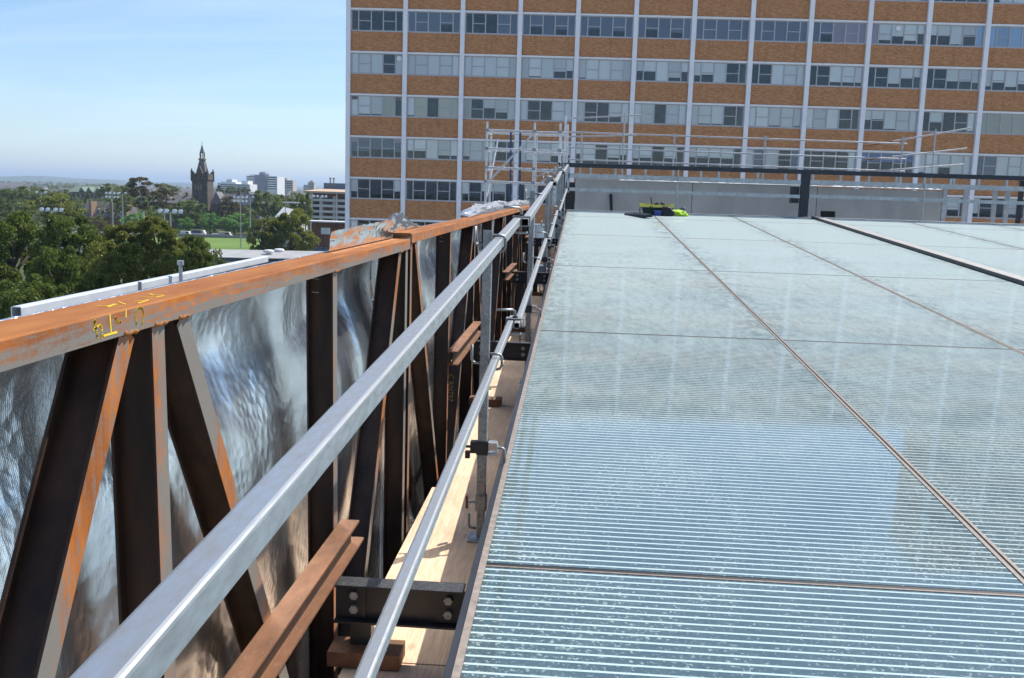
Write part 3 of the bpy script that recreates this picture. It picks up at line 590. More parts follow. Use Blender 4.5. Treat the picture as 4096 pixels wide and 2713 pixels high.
# ------------------------------------------------------------------ far end of the roof: dark frame, galvanised rails, concrete wall
YE = 24.62
fr = thing('dark_end_frame', 'dark navy steel frame with top beam and post across the end of the glass roof', 'frame', (5.55, YE, RZ(YE)))
P().beam((-.62, YE, .825), (14.5, YE, .815), .10, .105).part('top_beam', M['dsteel'], fr)
P().box(-.62, -.42, YE-.06, YE+.05, -1.2, .772).part('corner_post', M['dsteel'], fr)
P().box(5.44, 5.65, YE-.06, YE+.06, RZ(YE)-.05, .768).part('post', M['dsteel'], fr)
P().box(5.25, 5.43, YE+.07, YE+.30, .05, .45).part('junction_box', M['black'], fr)
P().beam((-.2, YE+1.2, .615), (9.6, YE+1.2, .585), .08, .065).part('rear_beam', M['dsteel'], fr)
for x in (10.95,): P().box(x-.045, x+.045, YE+.4, YE+.50, -1.0, .772).part('rear_post', M['dsteel'], fr)
bl = thing('galvanised_balustrade', 'galvanised double rail balustrade on studs below the dark beam', 'balustrade', (5, YE, RZ(YE)))
for z, h, n in ((.565, .115, 'upper_rail'), (.225, .085, 'lower_rail')):
    for x0, x1 in ((-.34, 5.43), (5.66, 14.4)): P().beam((x0, YE-.02, z+.006*(x0 > 0)), (x1, YE-.02, z-.012), .06, h).part(n, M['galv'], bl)
for x in (.22, .84, 1.59, 2.28, 2.97, 3.41, 4.37, 5.05, 5.72, 6.40, 7.08, 7.74, 7.84, 8.42, 9.05, 9.12, 9.72, 10.38, 11.05, 11.7): P().box(x-.028, x+.028, YE-.045, YE+.005, .61, .772).part('stud', M['galv'], bl)
P().box(-.37, -.31, YE-.05, YE, .14, .80).part('end_post', M['galv'], bl)
for x, z0, z1 in ((2.40, -.33, .78), (8.42, -.32, .62)): P().tube((x, YE-.10, z0), (x, YE-.10, z1), .018, 8).part('standard', M['galv'], bl)
wl = thing('concrete_parapet', 'grey precast concrete parapet wall behind the galvanised rails', 'wall', (4.5, 26, -.9))
for i, (a, b) in enumerate(((-.16, 2.93), (2.945, 6.18), (6.195, 9.42))):
    if i < 2: P().box(a, b, 26.0, 26.22, -.9, .50).part('panel', M['conc'], wl)
    else:
        mb = P(); mb.box(a, 6.31, 26, 26.22, -.9, .47); mb.box(6.70, b, 26, 26.22, -.9, .47); mb.box(6.3101, 6.6999, 26, 26.22, -.13, .47); mb.box(6.3101, 6.6999, 26, 26.22, -.9, -.29); mb.part('panel', M['conc'], wl)
vt = P(); vt.box(6.311, 6.699, 26.12, 26.16, -.289, -.131); vt.part('vent_back', M['black'], wl); 
for k in range(4): P().box(6.33, 6.68, 26.06, 26.10, -.275+.036*k, -.268+.036*k).part('louvre', M['dsteel'], wl)
P().box(-.17, 9.43, 25.99, 26.75, .503, .52).part('capping', M['foil2'], wl)
t = NT('sunlit_strip_white'); tl = t.n('ShaderNodeBsdfTranslucent'); tl.inputs[0].default_value = (.9, .9, .9, 1); t.l(tl.outputs[0], t.out.inputs[0]); M['sheet'] = t.m  # translucent strip added to show a sunlit line along the wall top
mb = P(); n = 190; vs = []
for i in range(n+1):
    x = 1.0+8.4*i/n; q = mnoise.noise((x*5, 1, 0)); h = .002+.03*max(0, q)+.015*abs(mnoise.noise((x*17, 4, 0)))
    vs += [(x, 26.05+.02*q, .5205), (x, 26.03+.03*q, .5205+h)]
mb.add(vs, [(2*i, 2*i+2, 2*i+3, 2*i+1) for i in range(n)]).part('added_sunlit_strip', M['sheet'], wl)
P().box(-.42, -.17, 26.0, 26.2, -.9, .42).part('return_panel', M['black'], wl)
for x, lab in ((9.30, 'pale galvanised upright just right of the concrete parapet end'), (9.82, 'second pale galvanised upright right of the parapet'), (10.55, 'third pale galvanised upright right of the parapet'), (10.86, 'rightmost pale galvanised upright under the dark beam')):
    tag(MB().box(-.05, .05, -.04, .04, 0, 1.62).build('steel_upright', M['alum'], None, None), lab, 'post', 'uprights right of the parapet').location = (x, 25.6, -1.0)
tag(MB().box(-.04, .04, -.02, .02, 0, 1.10).build('dark_plank', M['black']), 'dark plank leaning against the concrete parapet left of the tools', 'plank').location = (.86, 25.58, -.895)
bpy.data.objects['dark_plank'].rotation_euler = (R(-20), R(-4), 0)

# scaffold tower left of the roof end
sc = thing('scaffold_tower', 'grey tube scaffold tower with ladder standing behind the truss end', 'scaffold', (-1.6, 26.2, -2.45))
M['scaf'] = plain('bright_scaffold_tube', (.62, .63, .64), .4, .4, .2, 9)
def tb(t, a, b, n='tube', r=.028, m=None): return P().tube(a, b, r, 8).part(n, m or (M['scaf'] if t is sc else M['alum']), t)
for x, y, z1 in ((-2.57, 26, 1.95), (-2.57, 27.2, 1.80), (-1.30, 26, 1.95), (-1.30, 27.2, 1.80), (-.62, 26, 1.95), (-.50, 26.6, 2.2), (-.43, 26.3, 1.95), (-.62, 27.2, 1.8)): tb(sc, (x, y, -2.45), (x, y, z1), 'standard')
for z in (1.73, 1.25, .75, .38):
    for y in (26, 27.2): tb(sc, (-2.62, y, z), (-1.25, y, z-.02), 'ledger'); tb(sc, (-1.25, y, z-.03), (-.45, y, z-.02), 'ledger')
    for x in (-2.57, -1.30, -.62): tb(sc, (x, 25.95, z-.06), (x, 27.25, z-.06), 'transom')
tb(sc, (-2.56, 25.94, .28), (-1.33, 25.94, 1.66), 'brace'); tb(sc, (-2.56, 25.97, -.22), (-2.37, 27.1, 1.55), 'brace'); tb(sc, (-1.3, 25.93, .5), (-.5, 25.93, .85), 'brace', .018); tb(sc, (-1.3, 27.1, .3), (-.5, 27.1, .85), 'brace', .018)
M['bluefg'] = plain('dark_blue_fibreglass', (.03, .06, .13), .5)
for x in (-1.98, -1.72): tb(sc, (x+.12, 26.3, -2.4), (x-.02, 26.9, 1.80), 'ladder_stile', .028, M['bluefg'])
for k in range(13): z = -2.1+.3*k; f = (z+2.4)/4.2; tb(sc, (-1.98+.12-.14*f, 26.3+.6*f, z), (-1.72+.12-.14*f, 26.3+.6*f, z), 'ladder_rung', .014)
M['bluetape'] = plain('blue_tape', (.04, .22, .62), .5)
for x, z in ((-1.30, 1.62), (-1.30, 1.55)): P().tube((x, 26, z-.05), (x, 26, z), .0275, 8).part('tape_band', M['bluetape'], sc)
P().tube((-.9, 26, .72), (-.72, 26, .72), .028, 8).part('tape_band', M['bluetape'], sc)
for x, z in ((-2.57, 1.73), (-1.30, 1.73), (-.62, 1.73), (-2.57, 1.25), (-1.30, 1.25), (-.62, 1.25), (-2.57, .75), (-1.30, .75), (-2.57, .38), (-1.30, .38)): P().box(x-.045, x+.045, 25.955, 26.045, z-.05, z+.03).part('coupler', M['galvd'], sc)
for k in range(5): P().box(-2.55, -1.35, 26.05+.23*k, 26.26+.23*k, -.30, -.262).part('plank', M['alum'], sc)
# loose tube handrail behind the parapet
hr = thing('scaffold_handrail', 'thin scaffold tube handrail behind the parapet, left run up to its middle', 'handrail', (4, 27, .5), 'scaffold tube handrails behind the parapet')
for z0, z1 in ((1.80, 1.725), (1.38, 1.32), (1.06, .99)): tb(hr, (-.4, 27, z0), (8.7, 27, z1), 'tube', .021)
for x, z in ((-.05, 1.84), (2.49, 1.84), (4.94, 1.83), (8.6, 1.9)): tb(hr, (x, 27.05, -.9), (x, 27.05, z), 'standard', .022); P().box(x-.04, x+.04, 26.96, 27.10, z-.1, z-.02).part('coupler', M['alum'], hr)
tb(hr, (-.56, 26.9, 2.15), (1.66, 26.9, 2.30), 'tube', .021); tb(hr, (-.5, 26.9, 1.66), (1.45, 26.9, 1.76), 'tube', .021); tb(hr, (1.1, 26.9, -.9), (1.1, 26.9, 2.34), 'standard', .022)
h2 = thing('scaffold_handrail', 'short angled tube handrail with rusty ends behind the parapet at right', 'handrail', (9.2, 27.2, .5), 'scaffold tube handrails behind the parapet')
for a, b in (((7.66, 27.2, 1.65), (10.4, 27.2, 2.20)), ((7.70, 27.2, 1.28), (10.35, 27.2, 1.66)), ((7.66, 27.2, .95), (10.3, 27.2, 1.23))):
    k = Vector(a).lerp(Vector(b), .26); tb(h2, a, k, 'rusty_tube', .021, M['rustred']); tb(h2, k, b, 'tube', .021)
tb(h2, (9.5, 27.24, -.9), (9.5, 27.24, 2.15), 'standard', .022)

# ------------------------------------------------------------------ tools on the roof end
M['yel'] = plain('lime_yellow_plastic', (.80, .68, .12), .5, 0, .1, 12); M['grn'] = plain('dark_green_tray', (.02, .04, .03), .5); M['blk'] = plain('black_nylon', (.02, .02, .021), .7, 0, .3, 20, .3); M['lime'] = plain('hi_vis_fabric', (.42, .66, .02), .7, 0, .15, 14, .3)
def rz_(x, y): return RZ(y)
y = 23.9; z = RZ(y)+.004
ty = thing('tool_tray', 'open yellow rimmed tool tray on the far end of the glass roof', 'tray', (1.75, y, z))
def loft(mb, loops):
    n = len(loops[0]); vs = [p for l in loops for p in l]
    fs = [(i*n+k, i*n+(k+1)%n, (i+1)*n+(k+1)%n, (i+1)*n+k) for i in range(len(loops)-1) for k in range(n)]
    return mb.add(vs, fs+[list(range(n))[::-1]])
def rect(x0, x1, y0, y1, z): return [(x0, y0, z), (x1, y0, z), (x1, y1, z), (x0, y1, z)]
loft(P(), [rect(1.55, 2.15, y-.16, y+.16, z), rect(1.50, 2.20, y-.20, y+.20, z+.17), rect(1.52, 2.18, y-.18, y+.18, z+.17), rect(1.57, 2.13, y-.14, y+.14, z+.02)]).part('body', M['grn'], ty)
mb = P(); mb.box(1.44, 2.26, y-.25, y-.185, z+.171, z+.235); mb.box(1.44, 2.26, y+.185, y+.25, z+.171, z+.26); mb.box(1.44, 1.515, y-.1849, y+.1849, z+.171, z+.25); mb.box(2.185, 2.26, y-.1849, y+.1849, z+.171, z+.25); mb.part('rim', M['yel'], ty)
for x in (1.45, 2.23): P().path([(x, y-.22, z+.17), (x-.02, y-.23, z+.10), (x, y-.23, z+.03)], .012, 6).part('clip', M['blk'], ty)
for x in (1.66, 1.98): P().box(x, x+.09, y-.251, y-.2495, z+.176, z+.195).part('slot', M['blk'], ty)
ml = thing('mallet', 'dark red handled mallet standing up out of the tool tray', 'mallet', (1.78, y+.05, z+.02))
P().tube((1.80, y+.05, z+.05), (1.70, y+.07, z+.42), .016, 8).part('handle', plain('maroon_handle', (.15, .04, .045), .5), ml); P().tube((1.74, y+.05, z+.07), (1.87, y+.05, z+.10), .04, 10).part('head', M['alum'], ml)
def lump(name, c, r, mat, seed, lab, cat, amp=.35, flat=True):
    bm = bmesh.new(); bmesh.ops.create_icosphere(bm, subdivisions=4, radius=1)
    for v in bm.verts:
        n = mnoise.fractal((v.co*1.6+Vector((seed, seed, 0))), .8, 2, 4)+.6*(1-2*abs(mnoise.noise(v.co*2.6+Vector((0, seed, 3)))))
        k = 1+amp*n*.6; v.co = Vector((v.co.x*r[0]*k, v.co.y*r[1]*k, max(v.co.z*r[2]*k, -.0)))
    me = bpy.data.meshes.new(name); bm.to_mesh(me); bm.free(); me.materials.append(mat)
    me.polygons.foreach_set('use_smooth', [True]*len(me.polygons))
    return tag(link(name, me, None, c), lab, cat)
lump('tool_roll', (1.95, 24.0, z+.16), (.17, .12, .14), M['blk'], 2.2, 'black tool pouch heaped inside the tool tray', 'pouch')
lump('tool_bag', (2.10, 23.55, RZ(23.55)), (.17, .12, .20), M['blk'], 4.4, 'black nylon bag slumped in front of the tool tray', 'bag')
lump('hi_vis_jacket', (2.38, 23.70, RZ(23.7)), (.21, .16, .13), M['lime'], 6.6, 'bright lime hi vis jacket crumpled beside the tool bag', 'jacket', .5)
lump('grey_cap', (2.48, 23.74, RZ(23.74)+.15), (.08, .07, .06), plain('blue_grey_cloth', (.10, .12, .16), .8), 1.1, 'blue grey cap resting on the lime jacket', 'cap', .2)
bx_ = thing('blue_carton', 'small blue carton on the glass beside the black bag', 'box', (1.86, 23.5, RZ(23.5)))
P().box(1.775, 1.945, 23.45, 23.56, RZ(23.5)+.003, RZ(23.5)+.10).part('carton', plain('blue_card', (.03, .05, .30), .5), bx_); P().box(1.773, 1.947, 23.448, 23.562, RZ(23.5)+.101, RZ(23.5)+.118).part('lid', plain('blue_card_lid', (.10, .14, .42), .5), bx_)
mt = thing('rubber_pad', 'long dark grey rubber pad lying on the glass left of the tools', 'pad', (1.36, 22.95, RZ(22.95)))
mt.rotation_euler = (SL, 0, R(-66))
MB().prof([(-.09, 0), (.09, 0), (.085, .055), (.06, .075), (-.06, .075), (-.085, .055)], (-.55, 0, .002), (.55, 0, .002)).build('slab', plain('grey_rubber', (.045, .05, .058), .8), mt); MB().box(-.2, .25, -.03, .03, .0775, .085).build('grip', M['blk'], mt)

# ------------------------------------------------------------------ brick and white office block
TW = .0371
FX, FY = -17.03, 83.34; BW = 4.8187; Z0 = 15.251; FH = 3.5
def fw(x, y, z): return (x*math.cos(TW)-y*math.sin(TW), x*math.sin(TW)+y*math.cos(TW), z)
ob = thing('office_block', 'long brown brick office block with white piers and ribbon windows', 'building', fw(FX, FY, GZ), None, TW)
def L_(x, y, z): return (x-FX, y-FY, z-GZ)
NB = 15; TALL = 11
def ztop(b): return 25.0 if b < TALL else 39.0
for i in range(NB+1):
    x = i*BW; w = .185
    MB().box(x-w, x+w, -.30, .05, 0, (ztop(i if i < TALL else TALL) if i < TALL else 39.0)-GZ+.3).build('pier', M['wcol'], ob)
spm = MB().box(.186, BW-.186, -.02, .12, 0, 1.62).mesh('spandrel', M['brick'])
bdm = MB().box(.187, BW-.187, -.16, .14, 0, .15).mesh('slab_band', M['band'])
WH = FH-.15-1.62-.06
fr_ = [0, .145, .385, .615, .855, 1.0]
def wmesh():
    mb = MB(); a, b = .19, BW-.19; w = b-a; q = .045
    mb.box(a, b, -.02, .10, -.06, 0)                    # sill
    mb.box(a, b, 0, .07, WH-.06, WH-.002); mb.box(a, b, 0, .07, 0.002, .06)
    for k, f in enumerate(fr_):
        c = a+w*f; c = min(max(c, a+q), b-q); mb.box(c-q, c+q, -.01, .08, .0605, WH-.0605)
    for k in (1, 3):
        c0, c1 = a+w*fr_[k]+q, a+w*fr_[k+1]-q; mb.box(c0, c1, .005, .065, WH*.47, WH*.47+.06)
    return mb.mesh('window', M['frame'])
winm = wmesh(); sashl = None
panes = []
for k in range(5):
    a, b = .19, BW-.19; w = b-a; panes.append((a+w*fr_[k]+.046, a+w*fr_[k+1]-.046))
pm = [MB().box(x0, x1, .042, .048, .061, WH-.061).mesh('pane', M['wglass']) for x0, x1 in panes]
def blind_mesh(k, lo, mat, y=.085):
    x0, x1 = panes[k]; return MB().box(x0-.03, x1+.03, y, y+.012, .03+lo*(WH-.06), WH-.02).mesh('blind', mat)
bcache = {}
PAT = {0: ['ddddd', 'gggGg', 'dddgg', 'gGgGg', 'gGgGg', 'gGgGg', 'ggggg', 'ggggg', 'gGppp', 'phhhh', 'hhbhs', 'sssss'],  # blue-grey blinds in the middle bays here are painted sky reflections
       1: ['bbbdb', 'bbbbb', 'wwbbb', 'bbbhh', 'bbbbb', 'hhwhh', 'hhwdd', 'ddwbb', 'ddhhh', 'ddhhh', 'ddhhh', 'hhhhh'],
       2: ['bbbcd', 'bcdcc', 'cdhhb', 'bddwb', 'bddhb', 'bbdwb', 'bbbdd', 'bbbbb', 'bbbdd', 'hhbbb', 'dhddb', 'ccccc'],
       3: ['GGGGG', 'hhbhh', 'hbbdd', 'bbbhh', 'hhdhh', 'hhdhd', 'hhhhd', 'bgbdg', 'ddddb', 'uuuuu', 'bbhbb', 'ggbbb'],
       4: ['hdddh', 'ddddd', 'hdhhd', 'dbdbd', 'dhdhd', 'hdhdd', 'ddhdh', 'dddhd', 'dhdhd', 'dhdhb', 'dddhd', 'hddhd']}
rnd = random.Random(4)
stm = MB(); stg = MB()
for b in range(NB):
    x = b*BW
    for j in range(-7 if b >= TALL else -3, 11):
        zb_ = Z0-FH*j           # top of the band of row j
        if zb_ < GZ+3 or zb_ > ztop(b)+.5: continue
        z = zb_-GZ
        vis = 0 <= j <= 4 and b < 12
        if -1 <= j <= 5 and b < 13:
            link('slab_band', bdm, ob, (x, 0, z-.15)); link('spandrel', spm, ob, (x, 0, z+.0))
            w = link('window', winm, ob, (x, 0, z-.15-WH))
            if vis:
                for k in range(5):
                    link('pane', pm[k], w)
                    ch = PAT[j][b][k]; lo = 0.0
                    if ch == 'd': continue
                    if ch == 'h': lo = rnd.choice((.2, .35, .4, .5, .55)); ch = 'b'
                    elif ch == 'G': lo = rnd.choice((.3, .4)); ch = 'g'
                    elif ch == 'u': lo = .55
                    elif ch in 'b' and rnd.random() < .2: lo = .08
                    key = (k, lo, ch)
                    if key not in bcache: bcache[key] = blind_mesh(k, lo, M['bl_'+ch])
                    link('blind', bcache[key], w)
            else:
                g = MB()
                for x0, x1 in panes: g.box(x0, x1, .042, .048, .061, WH-.061)
                key = 'joined'
                if key not in bcache: bcache[key] = g.mesh('pane_row', M['wglass'])
                link('pane_row', bcache[key], w)
                for k in range(5):
                    if rnd.random() < .45:
                        lo = rnd.choice((0, .3, .5)); key = (k, lo, 'b')
                        if key not in bcache: bcache[key] = blind_mesh(k, lo, M['bl_b'])
                        link('blind', bcache[key], w)
        else:
            stm.box(x+.187, x+BW-.187, -.16, .14, z-.15, z, 0); stm.box(x+.186, x+BW-.186, -.02, .12, z+.001, z+1.62, 1); stm.box(x+.187, x+BW-.187, .02, .1, z-.15-WH, z-.151, 2)
stuff(stm.build('far_storeys', [M['band'], M['brick'], M['wgd']], ob))
W_ = NB*BW
for j in range(-1, 6):
    z = Z0-FH*j-GZ
    MB().box(.2, min(W_, 13*BW)-.2, .65, 6, z-.05, z+1.5).build('floor_slab', M['room'], ob)
    MB().box(.2, 13*BW-.2, 5.5, 5.7, z-.15-WH-.1, z-.06).build('room_back', M['room'], ob)
    for b in range(1, 13): MB().box(b*BW-.06, b*BW+.06, .2, 5.4, z-.15-WH, z-.06).build('partition', M['bl_b'], ob)
MB().box(-.18, TALL*BW, 6.01, 16, 0, 25-GZ).build('rear_mass', M['brick'], ob); MB().box(-.16, .1, .15, 6, 0, 25-GZ).build('end_wall', M['brick'], ob)
MB().box(TALL*BW+.01, W_, .3, 7, Z0+FH*1.5-GZ, 39-GZ).build('tower_mass', M['brick'], ob); MB().box(TALL*BW+.01, W_, 6.02, 7, 0, Z0+FH*1.49-GZ).build('tower_rear', M['brick'], ob)
MB().box(-.3, TALL*BW+.1, -.35, 16.2, 25.02-GZ, 25.5-GZ).build('roof_edge', M['band'], ob); MB().box(TALL*BW-.2, W_+.3, -.36, 7.2, 39.02-GZ, 39.6-GZ).build('roof_edge', M['band'], ob)
# round fans in two windows and a few wall louvres
for (j, b, k) in ((1, 0, 4), (0, 9, 2)):
    x0, x1 = panes[k]; z = Z0-FH*j-.15-WH-GZ
    MB().lathe([(.22, 0), (.22, .05), (.15, .07), (.0, .07)], 16).build('window_fan', M['band'], ob, None).matrix_local = Matrix.Translation((b*BW+(x0+x1)/2, .035, z+WH*.78)) @ Matrix.Rotation(R(90), 4, 'X')
for (j, b, k) in ((2, 1, 0), (2, 2, 4), (2, 5, 4), (2, 8, 0), (3, 6, 0), (1, 9, 4), (3, 8, 4)):
    x0, x1 = panes[k]; z = Z0-FH*j-.15-WH-GZ; mb = MB(); mb.box(x0, x1, .012, .04, z+WH*.80, z+WH*.80+.03); mb.box(x0, x1, .036, .041, z+WH*.82, z+WH-.07, 1)
    for q in range(3): mb.box(x0+.02, x1-.02, .012, .034, z+WH*.85+q*.075, z+WH*.85+q*.075+.03)
    mb.build('louvre', [M['band'], M['black']], ob)

# ------------------------------------------------------------------ distant buildings
M['stone'] = plain('dark_sandstone', (.105, .082, .062), .9, 0, .35, .5); M['stone2'] = plain('pale_stone_dressing', (.26, .22, .17), .9, 0, .2, .5); M['slate'] = plain('grey_slate', (.16, .145, .15), .7, 0, .2, .7)
M['dkwin'] = plain('dark_window', (.02, .024, .03), .2); M['whitec'] = plain('white_render', (.66, .67, .68), .7, 0, .06, .05); M['beige'] = plain('beige_render', (.48, .43, .37), .8, 0, .1, .05); M['redbr'] = plain('red_brick', (.24, .10, .06), .9, 0, .2, .4)
M['greyp'] = plain('blue_grey_panel', (.15, .165, .215), .6, 0, .08, .05); M['copper'] = plain('green_copper_roof', (.14, .19, .145), .7, 0, .12, .1); M['tan'] = plain('tan_tiles', (.55, .40, .28), .8, 0, .1, .3)
def gable(mb, x0, x1, y0, y1, z0, z1, axis='x', mi=0):
    if axis == 'x':
        ym = (y0+y1)/2; mb.add([(x0,y0,z0),(x1,y0,z0),(x1,y1,z0),(x0,y1,z0),(x0,ym,z1),(x1,ym,z1)], [(0,1,5,4),(2,3,4,5),(1,2,5),(3,0,4),(0,3,2,1)], mi)
    else:
        xm = (x0+x1)/2; mb.add([(x0,y0,z0),(x1,y0,z0),(x1,y1,z0),(x0,y1,z0),(xm,y0,z1),(xm,y1,z1)], [(0,1,4),(1,2,5,4),(2,3,5),(3,0,4,5),(0,3,2,1)], mi)
    return mb
tx, tyy = -193.1, 484
cg = thing('gothic_college', 'dark sandstone gothic college with pinnacled clock tower and tall spire', 'building', (tx, tyy, GZ))
P().box(tx-4.0, tx+4.0, tyy-4, tyy+4, GZ, 3.4).part('tower', M['stone'], cg)
mb = P(); mb.box(tx-4.35, tx+4.35, tyy-4.35, tyy+4.35, 3.41, 4.2); mb.box(tx-4.1, tx+4.1, tyy-4.1, tyy+4.1, 4.21, 6.6)
for i in range(4):
    for s_ in (-1, 1): mb.box(tx-3.4+2*i, tx-2.6+2*i, tyy+s_*4.1-.2, tyy+s_*4.1+.2, 6.61, 7.4)
mb.part('parapet', M['stone'], cg)
for sx in (-1, 1):
    for sy in (-1, 1): P().lathe([(.5, 2.6), (.75, 4.2), (.65, 4.4), (.62, 7.2), (.78, 7.4), (.55, 7.7), (.04, 9.3)], 8, (tx+sx*4.0, tyy+sy*4.0, 0)).part('corner_turret', M['stone'], cg)
P().lathe([(3.5, 6.7), (2.9, 8.6), (2.2, 11.2), (1.6, 13.3)], 8, (tx, tyy, 0)).part('spire_base', M['slate'], cg)
P().lathe([(1.7, 13.31), (2.05, 13.5), (2.05, 14.1), (1.9, 14.2)], 8, (tx, tyy, 0)).part('balcony', M['stone2'], cg)
for k in range(8): a = math.pi/8+k*math.pi/4; P().tube((tx+1.1*math.cos(a), tyy+1.1*math.sin(a), 14.15), (tx+1.1*math.cos(a), tyy+1.1*math.sin(a), 16.9), .22, 6).part('lantern_column', M['stone'], cg)
P().lathe([(1.3, 16.9), (1.35, 17.3), (.95, 18.2), (.06, 21.3)], 8, (tx, tyy, 0)).part('spire', M['slate'], cg); P().tube((tx, tyy, 21.2), (tx, tyy, 22.6), .07, 6).part('weathervane', M['black'], cg); P().box(tx-.35, tx+.35, tyy-.03, tyy+.03, 22.1, 22.25).part('vane_arm', M['black'], cg)
mb = P(); gable(mb, tx-1.6, tx+1.6, tyy-3.9, tyy-2.2, 6.62, 10.2, 'y').part('dormer', M['stone'], cg)
for x in (-2.0, -.6, .8, 2.2): P().box(tx+x-.42, tx+x+.22, tyy-4.03, tyy-3.9, -1.6, 1.0).part('belfry_opening', M['stone2'] if x < 1 else M['dkwin'], cg)
for x in (-1.6, 1.4): P().box(tx+x-.3, tx+x+.3, tyy-4.03, tyy-3.9, -5.6, -4.2).part('window', M['dkwin'], cg)
def wing(x0, x1, y0, y1, ze, zr, seed):
    P().box(x0, x1, y0, y1, GZ, ze).part('wing_wall', M['stone'], cg); gable(P(), x0-.3, x1+.3, y0-.4, y1+.4, ze+.01, zr, 'x').part('wing_roof', M['slate'], cg)
    n = int((x1-x0)/4)
    for i in range(n):
        xc = x0+(i+.5)*(x1-x0)/n
        for z in (ze-3.2, ze-7.2, ze-11):
            P().box(xc-.45, xc+.45, y0-.05, y0+.05, z, z+1.9).part('window', M['stone2'], cg); P().box(xc-.3, xc+.3, y0-.08, y0-.051, z+.1, z+1.7).part('window_pane', M['dkwin'], cg)
    for i in range(max(1, n//2)): P().box(x0+(i+.5)*(x1-x0)/max(1, n//2)-.5, x0+(i+.5)*(x1-x0)/max(1, n//2)+.5, (y0+y1)/2-.6, (y0+y1)/2+.6, zr-.6, zr+1.5).part('chimney', M['stone'], cg)
wing(tx-26, tx-4.1, tyy-2, tyy+8, -8.8, -4.7, 1); wing(tx+4.1, tx+30.2, tyy+1, tyy+11, -8.2, -3.2, 2)
P().box(tx+6.4, tx+12.4, tyy-6, tyy+.9, GZ, -8.5).part('gable_wall', M['stone'], cg); gable(P(), tx+6.1, tx+12.7, tyy-6.2, tyy+2, -8.49, -2.4, 'y').part('gable_roof', M['slate'], cg)
P().box(tx+22, tx+30, tyy-6, tyy+.9, GZ, -8.7).part('pavilion_wall', M['stone'], cg); gable(P(), tx+21.7, tx+30.3, tyy-6.2, tyy+2, -8.69, -3.0, 'x').part('pavilion_roof', M['slate'], cg)
P().lathe([(2.0, GZ+21-21), (2.0, -16.0), (2.3, -15.9), (.05, -11.2)], 8, (tx+36, tyy-20, 0)).part('turret', M['slate'], cg)

M['ochre'] = plain('ochre_stone', (.26, .17, .105), .9, 0, .2, .4)
hl = thing('slate_hall', 'long hall with steep grey slate roof between brick piers, left of the gum trees', 'building', (-213, 425, GZ))
P().box(-224, -202.5, 421, 432, GZ, -15.2).part('wall', M['redbr'], hl); gable(P(), -224.4, -202.1, 420.2, 432.8, -15.19, -8.1, 'x').part('roof', M['slate'], hl)
for x in (-219.6, -209.8, -203.2): P().box(x-.55, x+.55, 419.9, 425.2, GZ, -8.0).part('pier', M['ochre'], hl)
for x in (-217, -214.5, -212, -207.5, -205): gable(P(), x-.8, x+.8, 421.8, 424, -12.6, -11.0, 'y').part('dormer', M['slate'], hl)
gr = thing('green_roof_building', 'low stone building under a pale green gabled roof on the skyline', 'building', (-326, 628, GZ))
P().box(-338, -312, 622, 640, GZ, -6.0).part('wall', M['stone2'], gr); gable(P(), -339, -311, 621, 641, -5.99, -1.9, 'x').part('roof', M['copper'], gr)
for x in (-330, -325, -319): gable(P(), x-2, x+2, 620.6, 628, -5.5, -2.6, 'y').part('gable', M['copper'], gr)
for i in range(8): P().box(-337+3.1*i, -335.6+3.1*i, 621.9, 621.99, -9.5, -7.3).part('window', M['dkwin'], gr)

def banded(t, x0, x1, y0, y1, ztop_, n, fh, wall, gap=.5, vert=0):
    P().box(x0, x1, y0, y1, GZ, ztop_).part('wall', wall, t)
    for i in range(n):
        z = ztop_-1.0-fh*i
        P().box(x0+.8, x1-.8, y0-.15, y0-.01, z-fh*gap, z).part('window_band', M['dkwin'], t)
o1 = thing('white_office', 'low white office block with dark window bands, left of the grey lift tower', 'building', (-473, 1310, GZ))
banded(o1, -494.6, -452.5, 1300, 1330, 5.2, 3, 2.6, M['whitec'], .42); P().box(-494.6, -473, 1303, 1330, 5.21, 7.6).part('upper_storey', M['whitec'], o1)
P().box(-487, -479, 1305, 1325, 7.61, 11).part('plant_room', M['whitec'], o1); P().box(-466, -457, 1305, 1325, 5.21, 9.6).part('plant_room', M['whitec'], o1)
o2 = thing('hospital_tower', 'striped white block with a dark grey lift tower and rooftop plant', 'building', (-452, 1360, GZ))
banded(o2, -474.8, -430.3, 1350, 1385, 17.6, 6, 3.2, M['whitec'], .40)
P().box(-461.6, -446.2, 1346, 1349.8, GZ, 19.0).part('lift_tower', M['greyp'], o2); P().box(-472, -462, 1356, 1376, 17.61, 19.6).part('plant_room', M['whitec'], o2)
P().lathe([(7.5, 17.61), (7.5, 20.5), (5.0, 23.2), (1.0, 23.6)], 12, (-453, 1362, 0)).part('rooftop_plant', M['greyp'], o2)
for i in range(5): P().tube((-459+2.6*i, 1360, 19), (-459+2.6*i, 1360, 24.6), .15, 5).part('mast', M['alum'], o2)
o3 = thing('beige_block', 'stepped beige block behind the striped hospital', 'building', (-465, 1510, GZ))
banded(o3, -477, -453, 1500, 1520, 14.0, 4, 3.2, M['beige'], .35); P().box(-474, -463, 1502, 1518, 14.01, 17).part('upper_storey', M['beige'], o3)
o4 = thing('beige_tower', 'small pinkish tower block on the skyline left of the apartment roof', 'building', (-484, 1710, GZ))
banded(o4, -486, -475, 1700, 1715, 14.0, 5, 3.0, M['beige'], .3); P().box(-483, -478, 1703, 1712, 14.01, 17).part('plant_room', M['beige'], o4); P().box(-495, -486.1, 1703, 1716, GZ, 9).part('annex', M['beige'], o4)
ap = thing('apartment_block', 'white balconied apartment block partly hidden by the brick office block', 'building', (-80, 336, GZ))
P().box(-93.0, -66, 331.2, 345, GZ, -1.0).part('wall', M['redbr'], ap)
